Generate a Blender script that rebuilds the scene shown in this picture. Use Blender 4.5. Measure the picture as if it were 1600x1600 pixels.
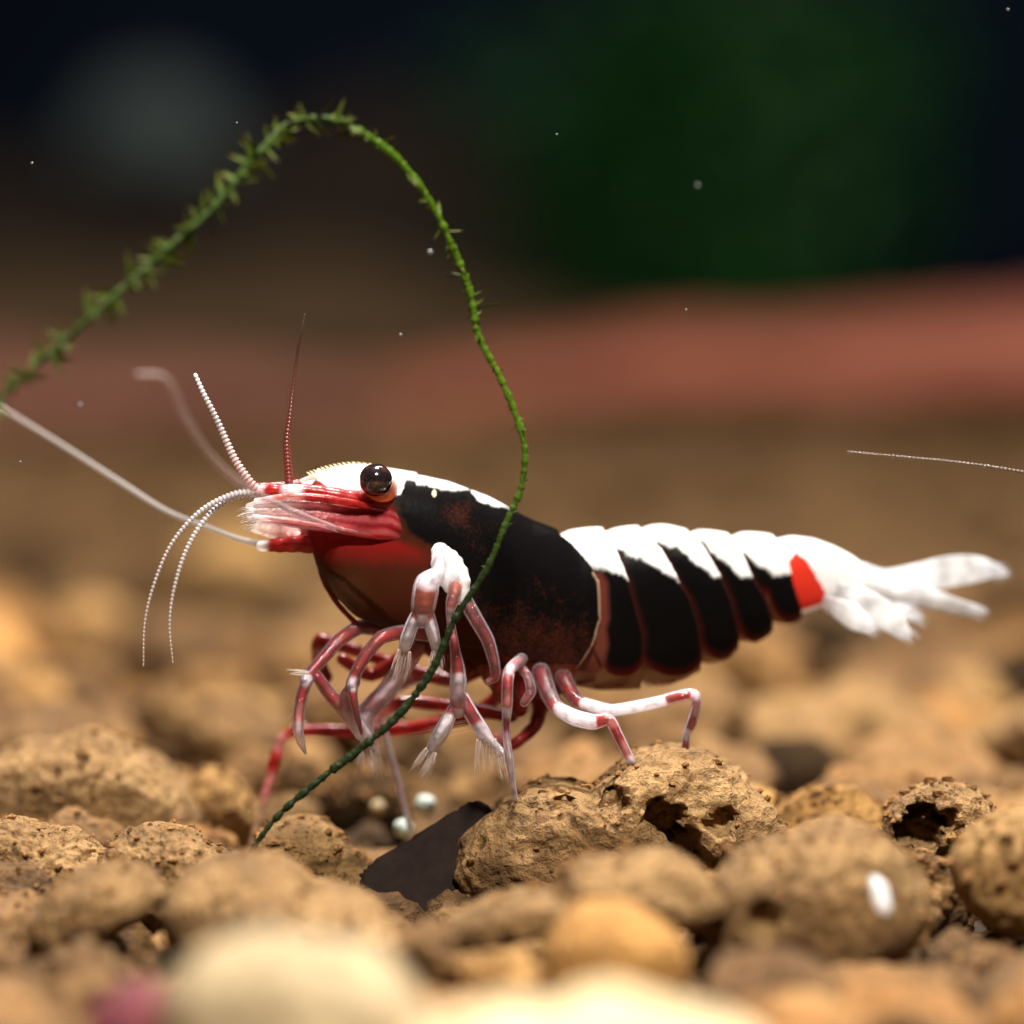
import bpy, math, random
import numpy as np
from mathutils import Vector, noise as mnoise

for o in list(bpy.data.objects):
    bpy.data.objects.remove(o)
S = 0.001                      # all builders work in millimetres, meshes are stored in metres
R = random.Random(7)
rng = np.random.default_rng(11)
scene = bpy.context.scene
C = scene.collection

# ------------------------------------------------------------------ camera
DIST, FPX, PITCH, CAMH = 160.0, 7529.0, math.radians(3.04), 18.76
cam_d = bpy.data.cameras.new('camera')
cam = bpy.data.objects.new('camera', cam_d)
C.objects.link(cam)
cam.location = (0, -DIST * S, CAMH * S)
cam.rotation_euler = (math.radians(90) - PITCH, 0, 0)
cam_d.sensor_width = 36.0
cam_d.lens = 36.0 * FPX / 1600.0
cam_d.clip_start = 0.005
cam_d.clip_end = 10.0
cam_d.dof.use_dof = True
cam_d.dof.focus_distance = 0.1597
cam_d.dof.aperture_fstop = cam_d.lens / 5.3     # 5.3 mm wide pupil
scene.camera = cam

# ------------------------------------------------------------------ world and lamps
world = bpy.data.worlds.new('World')
scene.world = world
world.use_nodes = True
bgn = world.node_tree.nodes['Background']
bgn.inputs['Color'].default_value = (1.0, 0.86, 0.70, 1)
bgn.inputs['Strength'].default_value = 0.035


def area_lamp(name, loc, target, sx, sy, power, color):
    d = bpy.data.lights.new(name, 'AREA')
    d.shape = 'RECTANGLE'
    d.size, d.size_y = sx * S, sy * S
    d.energy = power
    d.color = color
    o = bpy.data.objects.new(name, d)
    C.objects.link(o)
    o.location = Vector(loc) * S
    o.rotation_euler = (Vector(target) - Vector(loc)).to_track_quat('-Z', 'Y').to_euler()
    return o


area_lamp('aquarium_or_extra_lamp', (24, -140, 165), (0, 0, 2), 30, 14, .92, (1.0, 0.95, 0.87))  # unseen flash-like key above the camera, lights the near legs
area_lamp('aquarium_or_extra_lamp', (12, 40, 215), (0, 20, 0), 40, 16, 1.55, (1.0, 0.965, 0.91))
area_lamp('aquarium_or_extra_lamp', (80, 200, 330), (40, 230, 0), 200, 40, .55, (1.0, 0.95, 0.88))  # extra lamp over the back, set to the right to brighten the pink stone
scene.view_settings.view_transform = 'Standard'
scene.view_settings.look = 'None'
scene.view_settings.exposure = 0.0
scene.view_settings.gamma = 1.0
scene.view_settings.use_curve_mapping = False
scene.render.engine = 'CYCLES'
scene.cycles.transparent_max_bounces = 24
scene.cycles.max_bounces = 10

# ------------------------------------------------------------------ helpers
CT, ST = math.cos(PITCH), math.sin(PITCH)


def W(px, py, y):
    """photo pixel (1600 px frame) + depth y (mm behind the focus plane) -> point in mm"""
    px, py, y = np.broadcast_arrays(np.asarray(px, float), np.asarray(py, float), np.asarray(y, float))
    u = (px - 800) / FPX
    v = (800 - py) / FPX
    dy = CT + v * ST
    dz = -ST + v * CT
    t = (y + DIST) / dy
    return np.stack([u * t, y, CAMH + dz * t], -1)


def mmpx(y):
    return (DIST + y) / FPX


def mesh_obj(name, verts, faces, mat, parent=None, cols=None, extra=None, smooth=True, origin=None):
    verts = np.asarray(verts, float)
    me = bpy.data.meshes.new(name)
    org = np.zeros(3)
    if parent is not None:
        org = np.array(parent['_org'])
    elif origin is not None:
        org = np.asarray(origin, float)
    me.from_pydata(((verts - org) * S).tolist(), [], faces if isinstance(faces, list) else faces.tolist())
    if cols is not None:
        a = me.color_attributes.new('col', 'FLOAT_COLOR', 'POINT')
        a.data.foreach_set('color', np.asarray(cols, np.float32).ravel())
    for k, arr in (extra or {}).items():
        a = me.attributes.new(k, 'FLOAT', 'POINT')
        a.data.foreach_set('value', np.asarray(arr, np.float32).ravel())
    if smooth:
        me.polygons.foreach_set('use_smooth', np.ones(len(me.polygons), bool))
    me.update()
    if mat is not None:
        me.materials.append(mat)
    o = bpy.data.objects.new(name, me)
    C.objects.link(o)
    if parent is not None:
        par = parent
        o.parent = par
        if par.type == 'MESH':
            pass
        o['_org'] = list(org)
    else:
        o.location = org * S
        o['_org'] = list(org)
    return o


def empty(name, loc):
    o = bpy.data.objects.new(name, None)
    C.objects.link(o)
    o.location = Vector(loc) * S
    o.empty_display_size = 0.002
    o['_org'] = [float(v) for v in loc]
    return o


def tag(o, label, cat, group=None, kind=None):
    if label:
        o['label'] = label
    if cat:
        o['category'] = cat
    if group:
        o['group'] = group
    if kind:
        o['kind'] = kind
    return o


def grid_faces(nr, nc, wrap=True):
    i = np.arange(nr - 1)[:, None]
    j = np.arange(nc if wrap else nc - 1)[None, :]
    j2 = (j + 1) % nc
    f = np.stack(np.broadcast_arrays(i * nc + j, i * nc + j2, (i + 1) * nc + j2, (i + 1) * nc + j), -1)
    return f.reshape(-1, 4)


def catmull(P, n):
    """P: (k,m) control rows -> smooth rows"""
    P = np.asarray(P, float)
    if len(P) == 2:
        t = np.linspace(0, 1, n + 1)[:, None]
        return P[0] * (1 - t) + P[1] * t
    Q = np.vstack([2 * P[0] - P[1], P, 2 * P[-1] - P[-2]])
    out = []
    for i in range(1, len(Q) - 2):
        p0, p1, p2, p3 = Q[i - 1:i + 3]
        t = np.linspace(0, 1, n, endpoint=False)[:, None]
        out.append(0.5 * ((2 * p1) + (-p0 + p2) * t + (2 * p0 - 5 * p1 + 4 * p2 - p3) * t ** 2 + (-p0 + 3 * p1 - 3 * p2 + p3) * t ** 3))
    out.append(P[-1:])
    return np.vstack(out)


def lin(P, n):
    P = np.asarray(P, float)
    k = len(P)
    t = np.concatenate([np.linspace(i, i + 1, n, endpoint=False) for i in range(k - 1)] + [[k - 1]])
    return np.stack([np.interp(t, np.arange(k), P[:, c]) for c in range(P.shape[1])], -1)


def band(P, n):
    """colour bands with short transitions"""
    P = np.asarray(P, float)
    k = len(P)
    t = np.concatenate([np.linspace(i, i + 1, n, endpoint=False) for i in range(k - 1)] + [[k - 1]])
    b = np.floor(t)
    q = np.clip((t - b - .5) * 2.6 + .5, 0, 1)
    t = b + q * q * (3 - 2 * q)
    return np.stack([np.interp(t, np.arange(k), P[:, c]) for c in range(P.shape[1])], -1)


def frames(pts, flat=False, tilt=0.0):
    T = np.gradient(pts, axis=0)
    T /= np.linalg.norm(T, axis=1)[:, None] + 1e-12
    U = np.zeros_like(T)
    ref = np.array([0.0, 1.0, 0.0])
    if flat:
        for i, t in enumerate(T):
            u = np.cross(t, ref)
            U[i] = u / (np.linalg.norm(u) + 1e-9)
    else:
        u = np.cross(T[0], ref)
        if np.linalg.norm(u) < .05:
            u = np.cross(T[0], [1.0, 0, 0])
        for i, t in enumerate(T):
            u = u - t * np.dot(u, t)
            u /= np.linalg.norm(u) + 1e-9
            U[i] = u
    V = np.cross(T, U)
    if tilt:
        U, V = U * math.cos(tilt) + V * math.sin(tilt), V * math.cos(tilt) - U * math.sin(tilt)
    return T, U, V


def tube_mesh(pts, ru, rv=None, ns=14, flat=False, tilt=0.0, cap=True, cols=None):
    pts = np.asarray(pts, float)
    ru = np.asarray(ru, float)
    rv = ru if rv is None else np.asarray(rv, float)
    if cap:
        d0 = pts[0] - pts[1]
        d0 /= np.linalg.norm(d0) + 1e-9
        d1 = pts[-1] - pts[-2]
        d1 /= np.linalg.norm(d1) + 1e-9
        ks = [(1.0, .02), (.87, .5), (.5, .87)]
        m0, m1 = min(ru[0], rv[0]), min(ru[-1], rv[-1])
        pts = np.vstack([[pts[0] + d0 * m0 * a for a, b in ks], pts, [pts[-1] + d1 * m1 * a for a, b in ks[::-1]]])
        ru2 = np.concatenate([[ru[0] * b for a, b in ks], ru, [ru[-1] * b for a, b in ks[::-1]]])
        rv = np.concatenate([[rv[0] * b for a, b in ks], rv, [rv[-1] * b for a, b in ks[::-1]]])
        ru = ru2
        if cols is not None:
            cols = np.vstack([cols[:1]] * 3 + [cols] + [cols[-1:]] * 3)
    T, U, V = frames(pts, flat, tilt)
    ph = np.linspace(0, 2 * math.pi, ns, endpoint=False)
    v = pts[:, None, :] + U[:, None, :] * (ru[:, None] * np.cos(ph))[..., None] + V[:, None, :] * (rv[:, None] * np.sin(ph))[..., None]
    n = len(pts)
    f = grid_faces(n, ns).tolist()
    f.append(list(range(ns))[::-1])
    f.append([(n - 1) * ns + j for j in range(ns)])
    c = None if cols is None else np.repeat(cols, ns, axis=0)
    return v.reshape(-1, 3), f, c


class Join:
    def __init__(self):
        self.v, self.f, self.c, self.n = [], [], [], 0

    def add(self, v, f, c=None):
        self.v.append(np.asarray(v))
        self.f += [[i + self.n for i in q] for q in f]
        if c is not None:
            self.c.append(np.asarray(c))
        self.n += len(v)

    def obj(self, name, mat, parent=None, **k):
        return mesh_obj(name, np.vstack(self.v), self.f, mat, parent, np.vstack(self.c) if self.c else None, **k)


def nz(p, s):
    return mnoise.noise(Vector((p[0] * s, p[1] * s, p[2] * s)))


# ------------------------------------------------------------------ materials
def new_mat(name):
    m = bpy.data.materials.new(name)
    m.use_nodes = True
    nt = m.node_tree
    b = nt.nodes['Principled BSDF']
    return m, nt, b


def N(nt, t, **k):
    n = nt.nodes.new(t)
    for a, v in k.items():
        setattr(n, a, v)
    return n


def noise_node(nt, scale, detail=4, rough=.6, coord='Object'):
    tc = N(nt, 'ShaderNodeTexCoord')
    n = N(nt, 'ShaderNodeTexNoise')
    n.inputs['Scale'].default_value = scale
    n.inputs['Detail'].default_value = detail
    n.inputs['Roughness'].default_value = rough
    nt.links.new(tc.outputs[coord], n.inputs['Vector'])
    return n


def ramp(nt, src, stops):
    r = N(nt, 'ShaderNodeValToRGB')
    e = r.color_ramp.elements
    e[0].position, e[0].color = stops[0][0], (*stops[0][1], 1)
    e[1].position, e[1].color = stops[-1][0], (*stops[-1][1], 1)
    for p, c in stops[1:-1]:
        x = e.new(p)
        x.color = (*c, 1)
    nt.links.new(src, r.inputs['Fac'])
    return r


def mixc(nt, a, b, fac, mode='MIX'):
    m = N(nt, 'ShaderNodeMix', data_type='RGBA', blend_type=mode)
    for sock, val in ((m.inputs[0], fac), (m.inputs[6], a), (m.inputs[7], b)):
        if hasattr(val, 'links'):
            nt.links.new(val, sock)
        else:
            sock.default_value = val if not isinstance(val, tuple) else (*val, 1)
    return m.outputs[2]


def soil_mat(name, dark, mid, light, fine=5200, bump=.9, rough=.85, vary=True, spec=.3):
    m, nt, b = new_mat(name)
    n1 = noise_node(nt, 420, 5, .65)
    n2 = noise_node(nt, fine, 4, .7)
    r1 = ramp(nt, n1.outputs[0], [(.3, dark), (.5, mid), (.72, light)])
    r2 = ramp(nt, n2.outputs[0], [(.34, (.22, .19, .16)), (.46, (.9, .9, .9)), (.62, (1.1, 1.08, 1.02)), (.72, (1.5, 1.45, 1.35))])
    col = mixc(nt, r1.outputs[0], r2.outputs[0], .75, 'MULTIPLY')
    oi = N(nt, 'ShaderNodeObjectInfo')
    rr = ramp(nt, oi.outputs['Random'], [(0, (.48, .44, .40)), (.35, (.85, .82, .78)), (.75, (1.05, .99, .9)), (1, (1.25, 1.06, .78))])
    if vary:
        col = mixc(nt, col, rr.outputs[0], 1.0, 'MULTIPLY')
    nt.links.new(col, b.inputs['Base Color'])
    b.inputs['Roughness'].default_value = rough
    b.inputs['Specular IOR Level'].default_value = spec
    bp = N(nt, 'ShaderNodeBump')
    bp.inputs['Strength'].default_value = bump
    bp.inputs['Distance'].default_value = .0004
    vor = N(nt, 'ShaderNodeTexVoronoi')
    vor.inputs['Scale'].default_value = fine * .45
    tc = N(nt, 'ShaderNodeTexCoord')
    nt.links.new(tc.outputs['Object'], vor.inputs['Vector'])
    add = N(nt, 'ShaderNodeMath', operation='ADD')
    nt.links.new(n2.outputs[0], add.inputs[0])
    nt.links.new(vor.outputs['Distance'], add.inputs[1])
    nt.links.new(add.outputs[0], bp.inputs['Height'])
    nt.links.new(bp.outputs[0], b.inputs['Normal'])
    return m


SOIL = soil_mat('soil_granule_material', (.075, .037, .012), (.205, .108, .037), (.36, .205, .074))
STONE = soil_mat('pitted_stone_material', (.12, .062, .022), (.28, .155, .058), (.43, .255, .102), vary=False)
SOIL_G = soil_mat('soil_golden_material', (.20, .11, .038), (.31, .18, .064), (.41, .25, .095), bump=.6)
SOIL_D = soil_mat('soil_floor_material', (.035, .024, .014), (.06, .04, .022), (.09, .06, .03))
PINK = soil_mat('pink_stone_material', (.22, .075, .055), (.32, .110, .082), (.37, .135, .10), fine=900)
DULL = soil_mat('dull_red_stone_material', (.15, .055, .038), (.22, .085, .06), (.26, .11, .08), fine=900)
BANK = soil_mat('bank_material', (.05, .03, .013), (.09, .054, .024), (.13, .08, .036), fine=900)
CREAM = soil_mat('cream_pebble_material', (.44, .34, .19), (.54, .43, .26), (.62, .51, .34), fine=900, bump=.1)
GREY = soil_mat('grey_stone_material', (.07, .10, .11), (.10, .135, .145), (.13, .165, .175), fine=700)
WOOD = soil_mat('driftwood_material', (.020, .014, .010), (.032, .021, .014), (.05, .03, .02), fine=600)
ROSE = soil_mat('rose_pebble_material', (.10, .02, .03), (.15, .03, .04), (.19, .05, .06), fine=900, bump=.1)


def plain_mat(name, col, rough=.5, spec=.4, **k):
    m, nt, b = new_mat(name)
    n = noise_node(nt, k.get('scale', 900), 4)
    r = ramp(nt, n.outputs[0], [(.3, tuple(c * .7 for c in col)), (.7, tuple(min(1, c * 1.25) for c in col))])
    nt.links.new(r.outputs[0], b.inputs['Base Color'])
    b.inputs['Roughness'].default_value = rough
    b.inputs['Specular IOR Level'].default_value = spec
    return m


BACK = plain_mat('tank_back_material', (.006, .011, .022), .9, .05, scale=8)
FLAKE = plain_mat('bark_flake_material', (.016, .010, .008), .9, .08, scale=1500)
BEAD = plain_mat('pale_bead_material', (.50, .57, .50), .5, .3)
CHIP = plain_mat('white_chip_material', (.85, .88, .92), .2, .6)
SPECK = plain_mat('floating_speck_material', (.12, .12, .115), .4, .4)
BUSH = plain_mat('water_plant_material', (.012, .075, .012), .5, .3, scale=120)


def attr_mat(name, rough=.3, sss=0.0, radius=(.4, .15, .1), coat=0.0, spec=.5, bump=0.0, bscale=2500, mottle=False, alpha=True, glow=0.0):
    m, nt, b = new_mat(name)
    a = N(nt, 'ShaderNodeAttribute', attribute_name='col')
    col = a.outputs['Color']
    if mottle:
        mt = N(nt, 'ShaderNodeAttribute', attribute_name='mot')
        n1 = noise_node(nt, 12000, 2, .6)
        n2 = noise_node(nt, 1500, 3, .6)
        ad = N(nt, 'ShaderNodeMath', operation='MULTIPLY_ADD')
        nt.links.new(n2.outputs[0], ad.inputs[0])
        ad.inputs[1].default_value = .7
        nt.links.new(n1.outputs[0], ad.inputs[2])
        sb = N(nt, 'ShaderNodeMath', operation='ADD')
        nt.links.new(ad.outputs[0], sb.inputs[0])
        nt.links.new(mt.outputs['Fac'], sb.inputs[1])
        mr = N(nt, 'ShaderNodeMapRange')
        mr.inputs['From Min'].default_value = 1.2
        mr.inputs['From Max'].default_value = 2.1
        nt.links.new(sb.outputs[0], mr.inputs['Value'])
        col = mixc(nt, col, (.085, .019, .010), mr.outputs[0])
    nt.links.new(col, b.inputs['Base Color'])
    if glow:                                   # flesh lets lamp light through
        out = [n for n in nt.nodes if n.type == 'OUTPUT_MATERIAL'][0]
        tl = N(nt, 'ShaderNodeBsdfTranslucent')
        nt.links.new(col, tl.inputs[0])
        m1 = N(nt, 'ShaderNodeMixShader')
        m1.inputs[0].default_value = glow
        nt.links.new(b.outputs[0], m1.inputs[1])
        nt.links.new(tl.outputs[0], m1.inputs[2])
        tp = N(nt, 'ShaderNodeBsdfTransparent')
        m2 = N(nt, 'ShaderNodeMixShader')
        nt.links.new(a.outputs['Alpha'], m2.inputs[0])
        nt.links.new(tp.outputs[0], m2.inputs[1])
        nt.links.new(m1.outputs[0], m2.inputs[2])
        nt.links.new(m2.outputs[0], out.inputs['Surface'])
    elif alpha:
        nt.links.new(a.outputs['Alpha'], b.inputs['Alpha'])
    b.inputs['Roughness'].default_value = rough
    b.inputs['Specular IOR Level'].default_value = spec
    if sss:
        b.inputs['Subsurface Weight'].default_value = sss
        b.inputs['Subsurface Radius'].default_value = radius
        b.inputs['Subsurface Scale'].default_value = .0008
    b.inputs['Coat Weight'].default_value = coat
    b.inputs['Coat Roughness'].default_value = .08
    if bump:
        n = noise_node(nt, bscale, 3)
        bp = N(nt, 'ShaderNodeBump')
        bp.inputs['Strength'].default_value = bump
        bp.inputs['Distance'].default_value = .0001
        nt.links.new(n.outputs[0], bp.inputs['Height'])
        nt.links.new(bp.outputs[0], b.inputs['Normal'])
    return m


BODY = attr_mat('shrimp_body_material', rough=.38, sss=.0, spec=.035, bump=.2, bscale=1800, mottle=True, glow=.3)
LIMB = attr_mat('shrimp_limb_material', rough=.25, coat=.2, spec=.5, bump=.3, bscale=5000, glow=.5)
FEELER = attr_mat('feeler_material', rough=.25, spec=.45, coat=.1)
EYE = attr_mat('eye_material', rough=.12, coat=.8, spec=.6, alpha=False)
MOSS = attr_mat('moss_material', rough=.5, spec=.1, bump=.6, bscale=6000, alpha=False)


def shell_mat():
    m, nt, b = new_mat('clear_shell_material')
    nt.nodes.remove(b)
    out = [n for n in nt.nodes if n.type == 'OUTPUT_MATERIAL'][0]
    tr = N(nt, 'ShaderNodeBsdfTransparent')
    tr.inputs[0].default_value = (.97, .93, .95, 1)
    gl = N(nt, 'ShaderNodeBsdfGlossy')
    gl.inputs['Color'].default_value = (1, 1, 1, 1)
    gl.inputs['Roughness'].default_value = .06
    fr = N(nt, 'ShaderNodeFresnel')
    fr.inputs['IOR'].default_value = 1.10
    df = N(nt, 'ShaderNodeBsdfTranslucent')
    df.inputs[0].default_value = (.85, .75, .80, 1)
    n = noise_node(nt, 7000, 3)
    bp = N(nt, 'ShaderNodeBump')
    bp.inputs['Strength'].default_value = .9
    bp.inputs['Distance'].default_value = .00008
    nt.links.new(n.outputs[0], bp.inputs['Height'])
    nt.links.new(bp.outputs[0], gl.inputs['Normal'])
    m0 = N(nt, 'ShaderNodeMixShader')
    m0.inputs[0].default_value = .10
    nt.links.new(tr.outputs[0], m0.inputs[1])
    nt.links.new(df.outputs[0], m0.inputs[2])
    tl2 = N(nt, 'ShaderNodeBsdfTranslucent')
    tl2.inputs[0].default_value = (.93, .90, .95, 1)
    dfw = N(nt, 'ShaderNodeBsdfDiffuse')
    dfw.inputs[0].default_value = (.93, .90, .95, 1)
    mw = N(nt, 'ShaderNodeMixShader')
    nt.links.new(tl2.outputs[0], mw.inputs[1])
    nt.links.new(dfw.outputs[0], mw.inputs[2])
    fw = N(nt, 'ShaderNodeFresnel')
    fw.inputs['IOR'].default_value = 1.33
    me_ = N(nt, 'ShaderNodeMixShader')
    nt.links.new(fw.outputs[0], me_.inputs[0])
    nt.links.new(m0.outputs[0], me_.inputs[1])
    nt.links.new(mw.outputs[0], me_.inputs[2])
    m0 = me_
    ga = N(nt, 'ShaderNodeMath', operation='ADD')
    ga.inputs[1].default_value = .05
    nt.links.new(fr.outputs[0], ga.inputs[0])
    mx = N(nt, 'ShaderNodeMixShader')
    nt.links.new(ga.outputs[0], mx.inputs[0])
    nt.links.new(m0.outputs[0], mx.inputs[1])
    nt.links.new(gl.outputs[0], mx.inputs[2])
    nt.links.new(mx.outputs[0], out.inputs['Surface'])
    return m


SHELL = shell_mat()

# ------------------------------------------------------------------ ground and background
def ground_z(x, y):
    z = -4.2 + .5 * math.sin(x * .09 + 1.3) * math.sin(y * .06)
    if y > 120:
        z += (min(y, 420) - 120) * .012
    return z


gx = np.linspace(-420, 420, 120)
gy = np.concatenate([np.linspace(-75, 150, 90), np.linspace(156, 620, 50)])
gv = [(x, y, ground_z(x, y) + .6 * nz((x, y, 0), .21)) for y in gy for x in gx]
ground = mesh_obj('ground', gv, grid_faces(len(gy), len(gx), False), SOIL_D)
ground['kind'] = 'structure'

bx = np.array([[-500, 621, -8], [500, 621, -8], [500, 621, 330], [-500, 621, 330], [-500, 629, -8], [500, 629, -8], [500, 629, 330], [-500, 629, 330]], float)
back = mesh_obj('tank_back', bx, [[0, 1, 2, 3], [5, 4, 7, 6], [4, 0, 3, 7], [1, 5, 6, 2], [3, 2, 6, 7], [4, 5, 1, 0]], BACK, smooth=False)
back['kind'] = 'structure'


def ico(sub):
    import bmesh
    bm = bmesh.new()
    bmesh.ops.create_icosphere(bm, subdivisions=sub, radius=1.0)
    v = np.array([q.co[:] for q in bm.verts])
    f = [[q.index for q in p.verts] for p in bm.faces]
    bm.free()
    return v, f


ICO = {s: ico(s) for s in (3, 4, 5, 6)}


def fbm(d, s, seed, octv=3):
    a, t = 1.0, 0.0
    for k in range(octv):
        t += a * mnoise.noise(Vector((d[0] * s + seed * 7.3, d[1] * s - seed * 3.1, d[2] * s + seed * 1.7)))
        s *= 2.1
        a *= .5
    return t


def rock_verts(sub, seed, amp=.22, fine=.05, pits=10, fs=5.0):
    v, f = ICO[sub]
    rr = random.Random(seed)
    pd = []
    for _ in range(pits):
        q = Vector((rr.gauss(0, 1), rr.gauss(0, 1), rr.gauss(0, 1))).normalized()
        pd.append((np.array(q), rr.uniform(.10, .26), rr.uniform(.05, .16)))
    out = np.empty_like(v)
    for i, d in enumerate(v):
        r = 1 + amp * fbm(d, 1.3, seed, 2) + fine * fbm(d, fs, seed + 3, 3)
        out[i] = d * r
    for q, w, dep in pd:
        dist = np.linalg.norm(v - q, axis=1) / w
        k = np.clip(1 - dist ** 2, 0, 1)
        out -= v * (dep * k ** .6)[:, None]
    return out, f


def profile_rock(name, sil, y, ry, mat, seed, label, cat='stone', sub=6, holes=(), fine=.035, group=None, grain=.05):
    """a stone whose outline is given at its own depth; round in depth"""
    sil = np.array(sil, float)
    P = W(sil[:, 0], sil[:, 1], y)
    c = np.array([P[:, 0].min() + P[:, 0].max(), 2 * y, P[:, 2].min() + P[:, 2].max()]) / 2
    ang = np.arctan2(P[:, 2] - c[2], P[:, 0] - c[0])
    rad = np.hypot(P[:, 2] - c[2], P[:, 0] - c[0])
    o = np.argsort(ang)
    ang, rad = ang[o], rad[o]
    A = np.concatenate([ang - 2 * math.pi, ang, ang + 2 * math.pi])
    RR = np.concatenate([rad] * 3)
    v, f = ICO[sub]
    th = np.arctan2(v[:, 2], v[:, 0])
    r = np.interp(th, A, RR)
    r = (np.interp(th - .12, A, RR) + 2 * r + np.interp(th + .12, A, RR)) / 4
    # flatter front than a sphere
    k = np.abs(v[:, 1])
    out = np.stack([v[:, 0] * r, v[:, 1] * ry, v[:, 2] * r], -1) * (1 + .13 * (k * (1 - k) * 4)[:, None])
    R0 = rad.mean()
    for i in range(len(v)):
        p = out[i]
        n1 = fbm(p, .55, seed, 3)
        n2 = fbm(p, 2.6, seed + 9, 3)
        cav = min(0, n2 + .12) * 1.5
        out[i] = p * (1 + .05 * n1 / max(R0 * .3, 1)) + v[i] * (fine * R0 * .6 * n1 + grain * (n2 * .6 + cav))
    out += c
    for (hx, hy, hr, dep) in holes:
        # cavity on the face turned to the front
        q = np.stack([(out[:, 0]) / mmpx(y) + 800, np.zeros(len(out)), 0 * out[:, 0]], -1)
        hc = W(hx, hy, y)
        dx = (out[:, 0] - hc[0]) / (hr * mmpx(y))
        dz = (out[:, 2] - hc[2]) / (hr * mmpx(y))
        jit = np.array([fbm(p, 1.7, seed + 21, 3) for p in out])
        dd = dx ** 2 + dz ** 2 + .8 * jit
        w = np.clip((1 - dd) * 2.2, 0, 1) * (v[:, 1] < .15)
        w = w * w * (3 - 2 * w)
        out[:, 1] += dep * w
    o = mesh_obj(name, out, f, mat, origin=c)
    tag(o, label, cat, group)
    HERO.append((c, max(rad.max() * .8, 0), ry))
    return o


HERO = []
profile_rock('stone', [(702, 1356), (735, 1318), (770, 1280), (850, 1228), (925, 1236), (960, 1212), (1050, 1176), (1130, 1205), (1195, 1262), (1228, 1335), (1215, 1385), (1120, 1410), (980, 1400), (830, 1410), (730, 1398)],
             1.2, 3.4, STONE, 3, 'large pitted tan stone under the rear legs of the shrimp',
             holes=[(1035, 1262, 34, 1.6), (1065, 1305, 30, 1.5), (1125, 1272, 24, .9), (1110, 1355, 40, 1.0), (955, 1238, 22, .7), (880, 1250, 20, .35)], grain=.16)
profile_rock('stone', [(1381, 1300), (1402, 1258), (1440, 1236), (1500, 1231), (1548, 1262), (1565, 1310), (1545, 1370), (1480, 1392), (1420, 1375), (1390, 1335)],
             1.5, 1.9, STONE, 14, 'small tan stone with two big black cavities on its face',
             holes=[(1432, 1285, 40, 1.9), (1475, 1345, 34, 1.5), (1475, 1272, 18, .9)], grain=.14)
profile_rock('stone', [(-70, 1330), (0, 1288), (70, 1300), (150, 1330), (185, 1380), (130, 1450), (0, 1470), (-70, 1430)],
             -1.0, 2.6, STONE, 22, 'grainy tan stone cut off by the picture edge below a rounder blurred stone', sub=6, grain=.18)
profile_rock('stone', [(160, 1345), (200, 1308), (270, 1299), (330, 1328), (400, 1372), (390, 1440), (250, 1450), (175, 1410)],
             -2.0, 2.4, STONE, 27, 'low tan stone with a sharp bright rim between moss tip and grainy stone', sub=6, grain=.12)
profile_rock('stone', [(-60, 1250), (0, 1188), (90, 1165), (200, 1172), (280, 1230), (308, 1290), (250, 1340), (100, 1340), (-30, 1320)],
             10, 3.2, STONE, 31, 'broad mottled brown stone behind the grainy stone', sub=5, grain=.2)
profile_rock('stone', [(296, 1235), (330, 1203), (380, 1238), (412, 1300), (395, 1350), (310, 1350)],
             13, 1.8, SOIL_G, 33, 'narrow golden stone wedged beside the broad mottled brown stone', sub=5)
profile_rock('stone', [(392, 1345), (420, 1300), (470, 1284), (540, 1325), (582, 1372), (565, 1430), (450, 1440), (400, 1410)],
             2.5, 2.2, SOIL_G, 35, 'golden tan stone between the moss tip and the black flake', sub=6, grain=.1)
profile_rock('stone', [(55, 1450), (95, 1390), (165, 1358), (240, 1366), (262, 1400), (215, 1428), (168, 1452), (150, 1500), (80, 1510)],
             -12, 2.6, STONE, 41, 'blurred hook-shaped brown stone beside a dark gap', sub=5, grain=.1)
profile_rock('stone', [(262, 1420), (290, 1375), (350, 1352), (480, 1392), (600, 1442), (640, 1510), (450, 1570), (330, 1550), (285, 1480)],
             -13, 4.0, STONE, 42, 'wide blurred brown stone in front of the moss tip', sub=5, grain=.1)
profile_rock('pebble', [(262, 1570), (310, 1500), (400, 1474), (520, 1476), (610, 1520), (660, 1590), (650, 1700), (480, 1760), (320, 1740), (265, 1650)],
             -38, 3.2, CREAM, 43, 'big smooth cream pebble, strongly blurred, at the bottom edge', 'pebble', sub=5, grain=.0)
profile_rock('pebble', [(610, 1680), (700, 1606), (860, 1590), (1050, 1592), (1170, 1620), (1230, 1690), (1180, 1790), (900, 1830), (650, 1790)],
             -43, 3.4, CREAM, 45, 'long flat cream pebble barely showing below the golden granule', 'pebble', sub=5, grain=.0)
profile_rock('pebble', [(140, 1600), (190, 1545), (250, 1540), (275, 1590), (270, 1680), (180, 1700)],
             -30, 1.5, ROSE, 46, 'dark rose pebble beside the big cream pebble', 'pebble', sub=4, grain=.0)
profile_rock('stone', [(855, 1500), (885, 1435), (950, 1416), (1020, 1440), (1068, 1500), (1050, 1570), (950, 1600), (870, 1570)],
             -22, 2.0, SOIL_G, 47, 'bright golden granule between two dark gaps', sub=5, grain=.05)
profile_rock('stone', [(690, 1450), (760, 1410), (870, 1400), (960, 1345), (1050, 1340), (1115, 1400), (1130, 1450), (1020, 1440), (900, 1425), (800, 1470), (720, 1500)],
             -14, 2.2, STONE, 49, 'blurred brown stone leaning on the front of the large pitted stone', sub=5, grain=.1)
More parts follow.
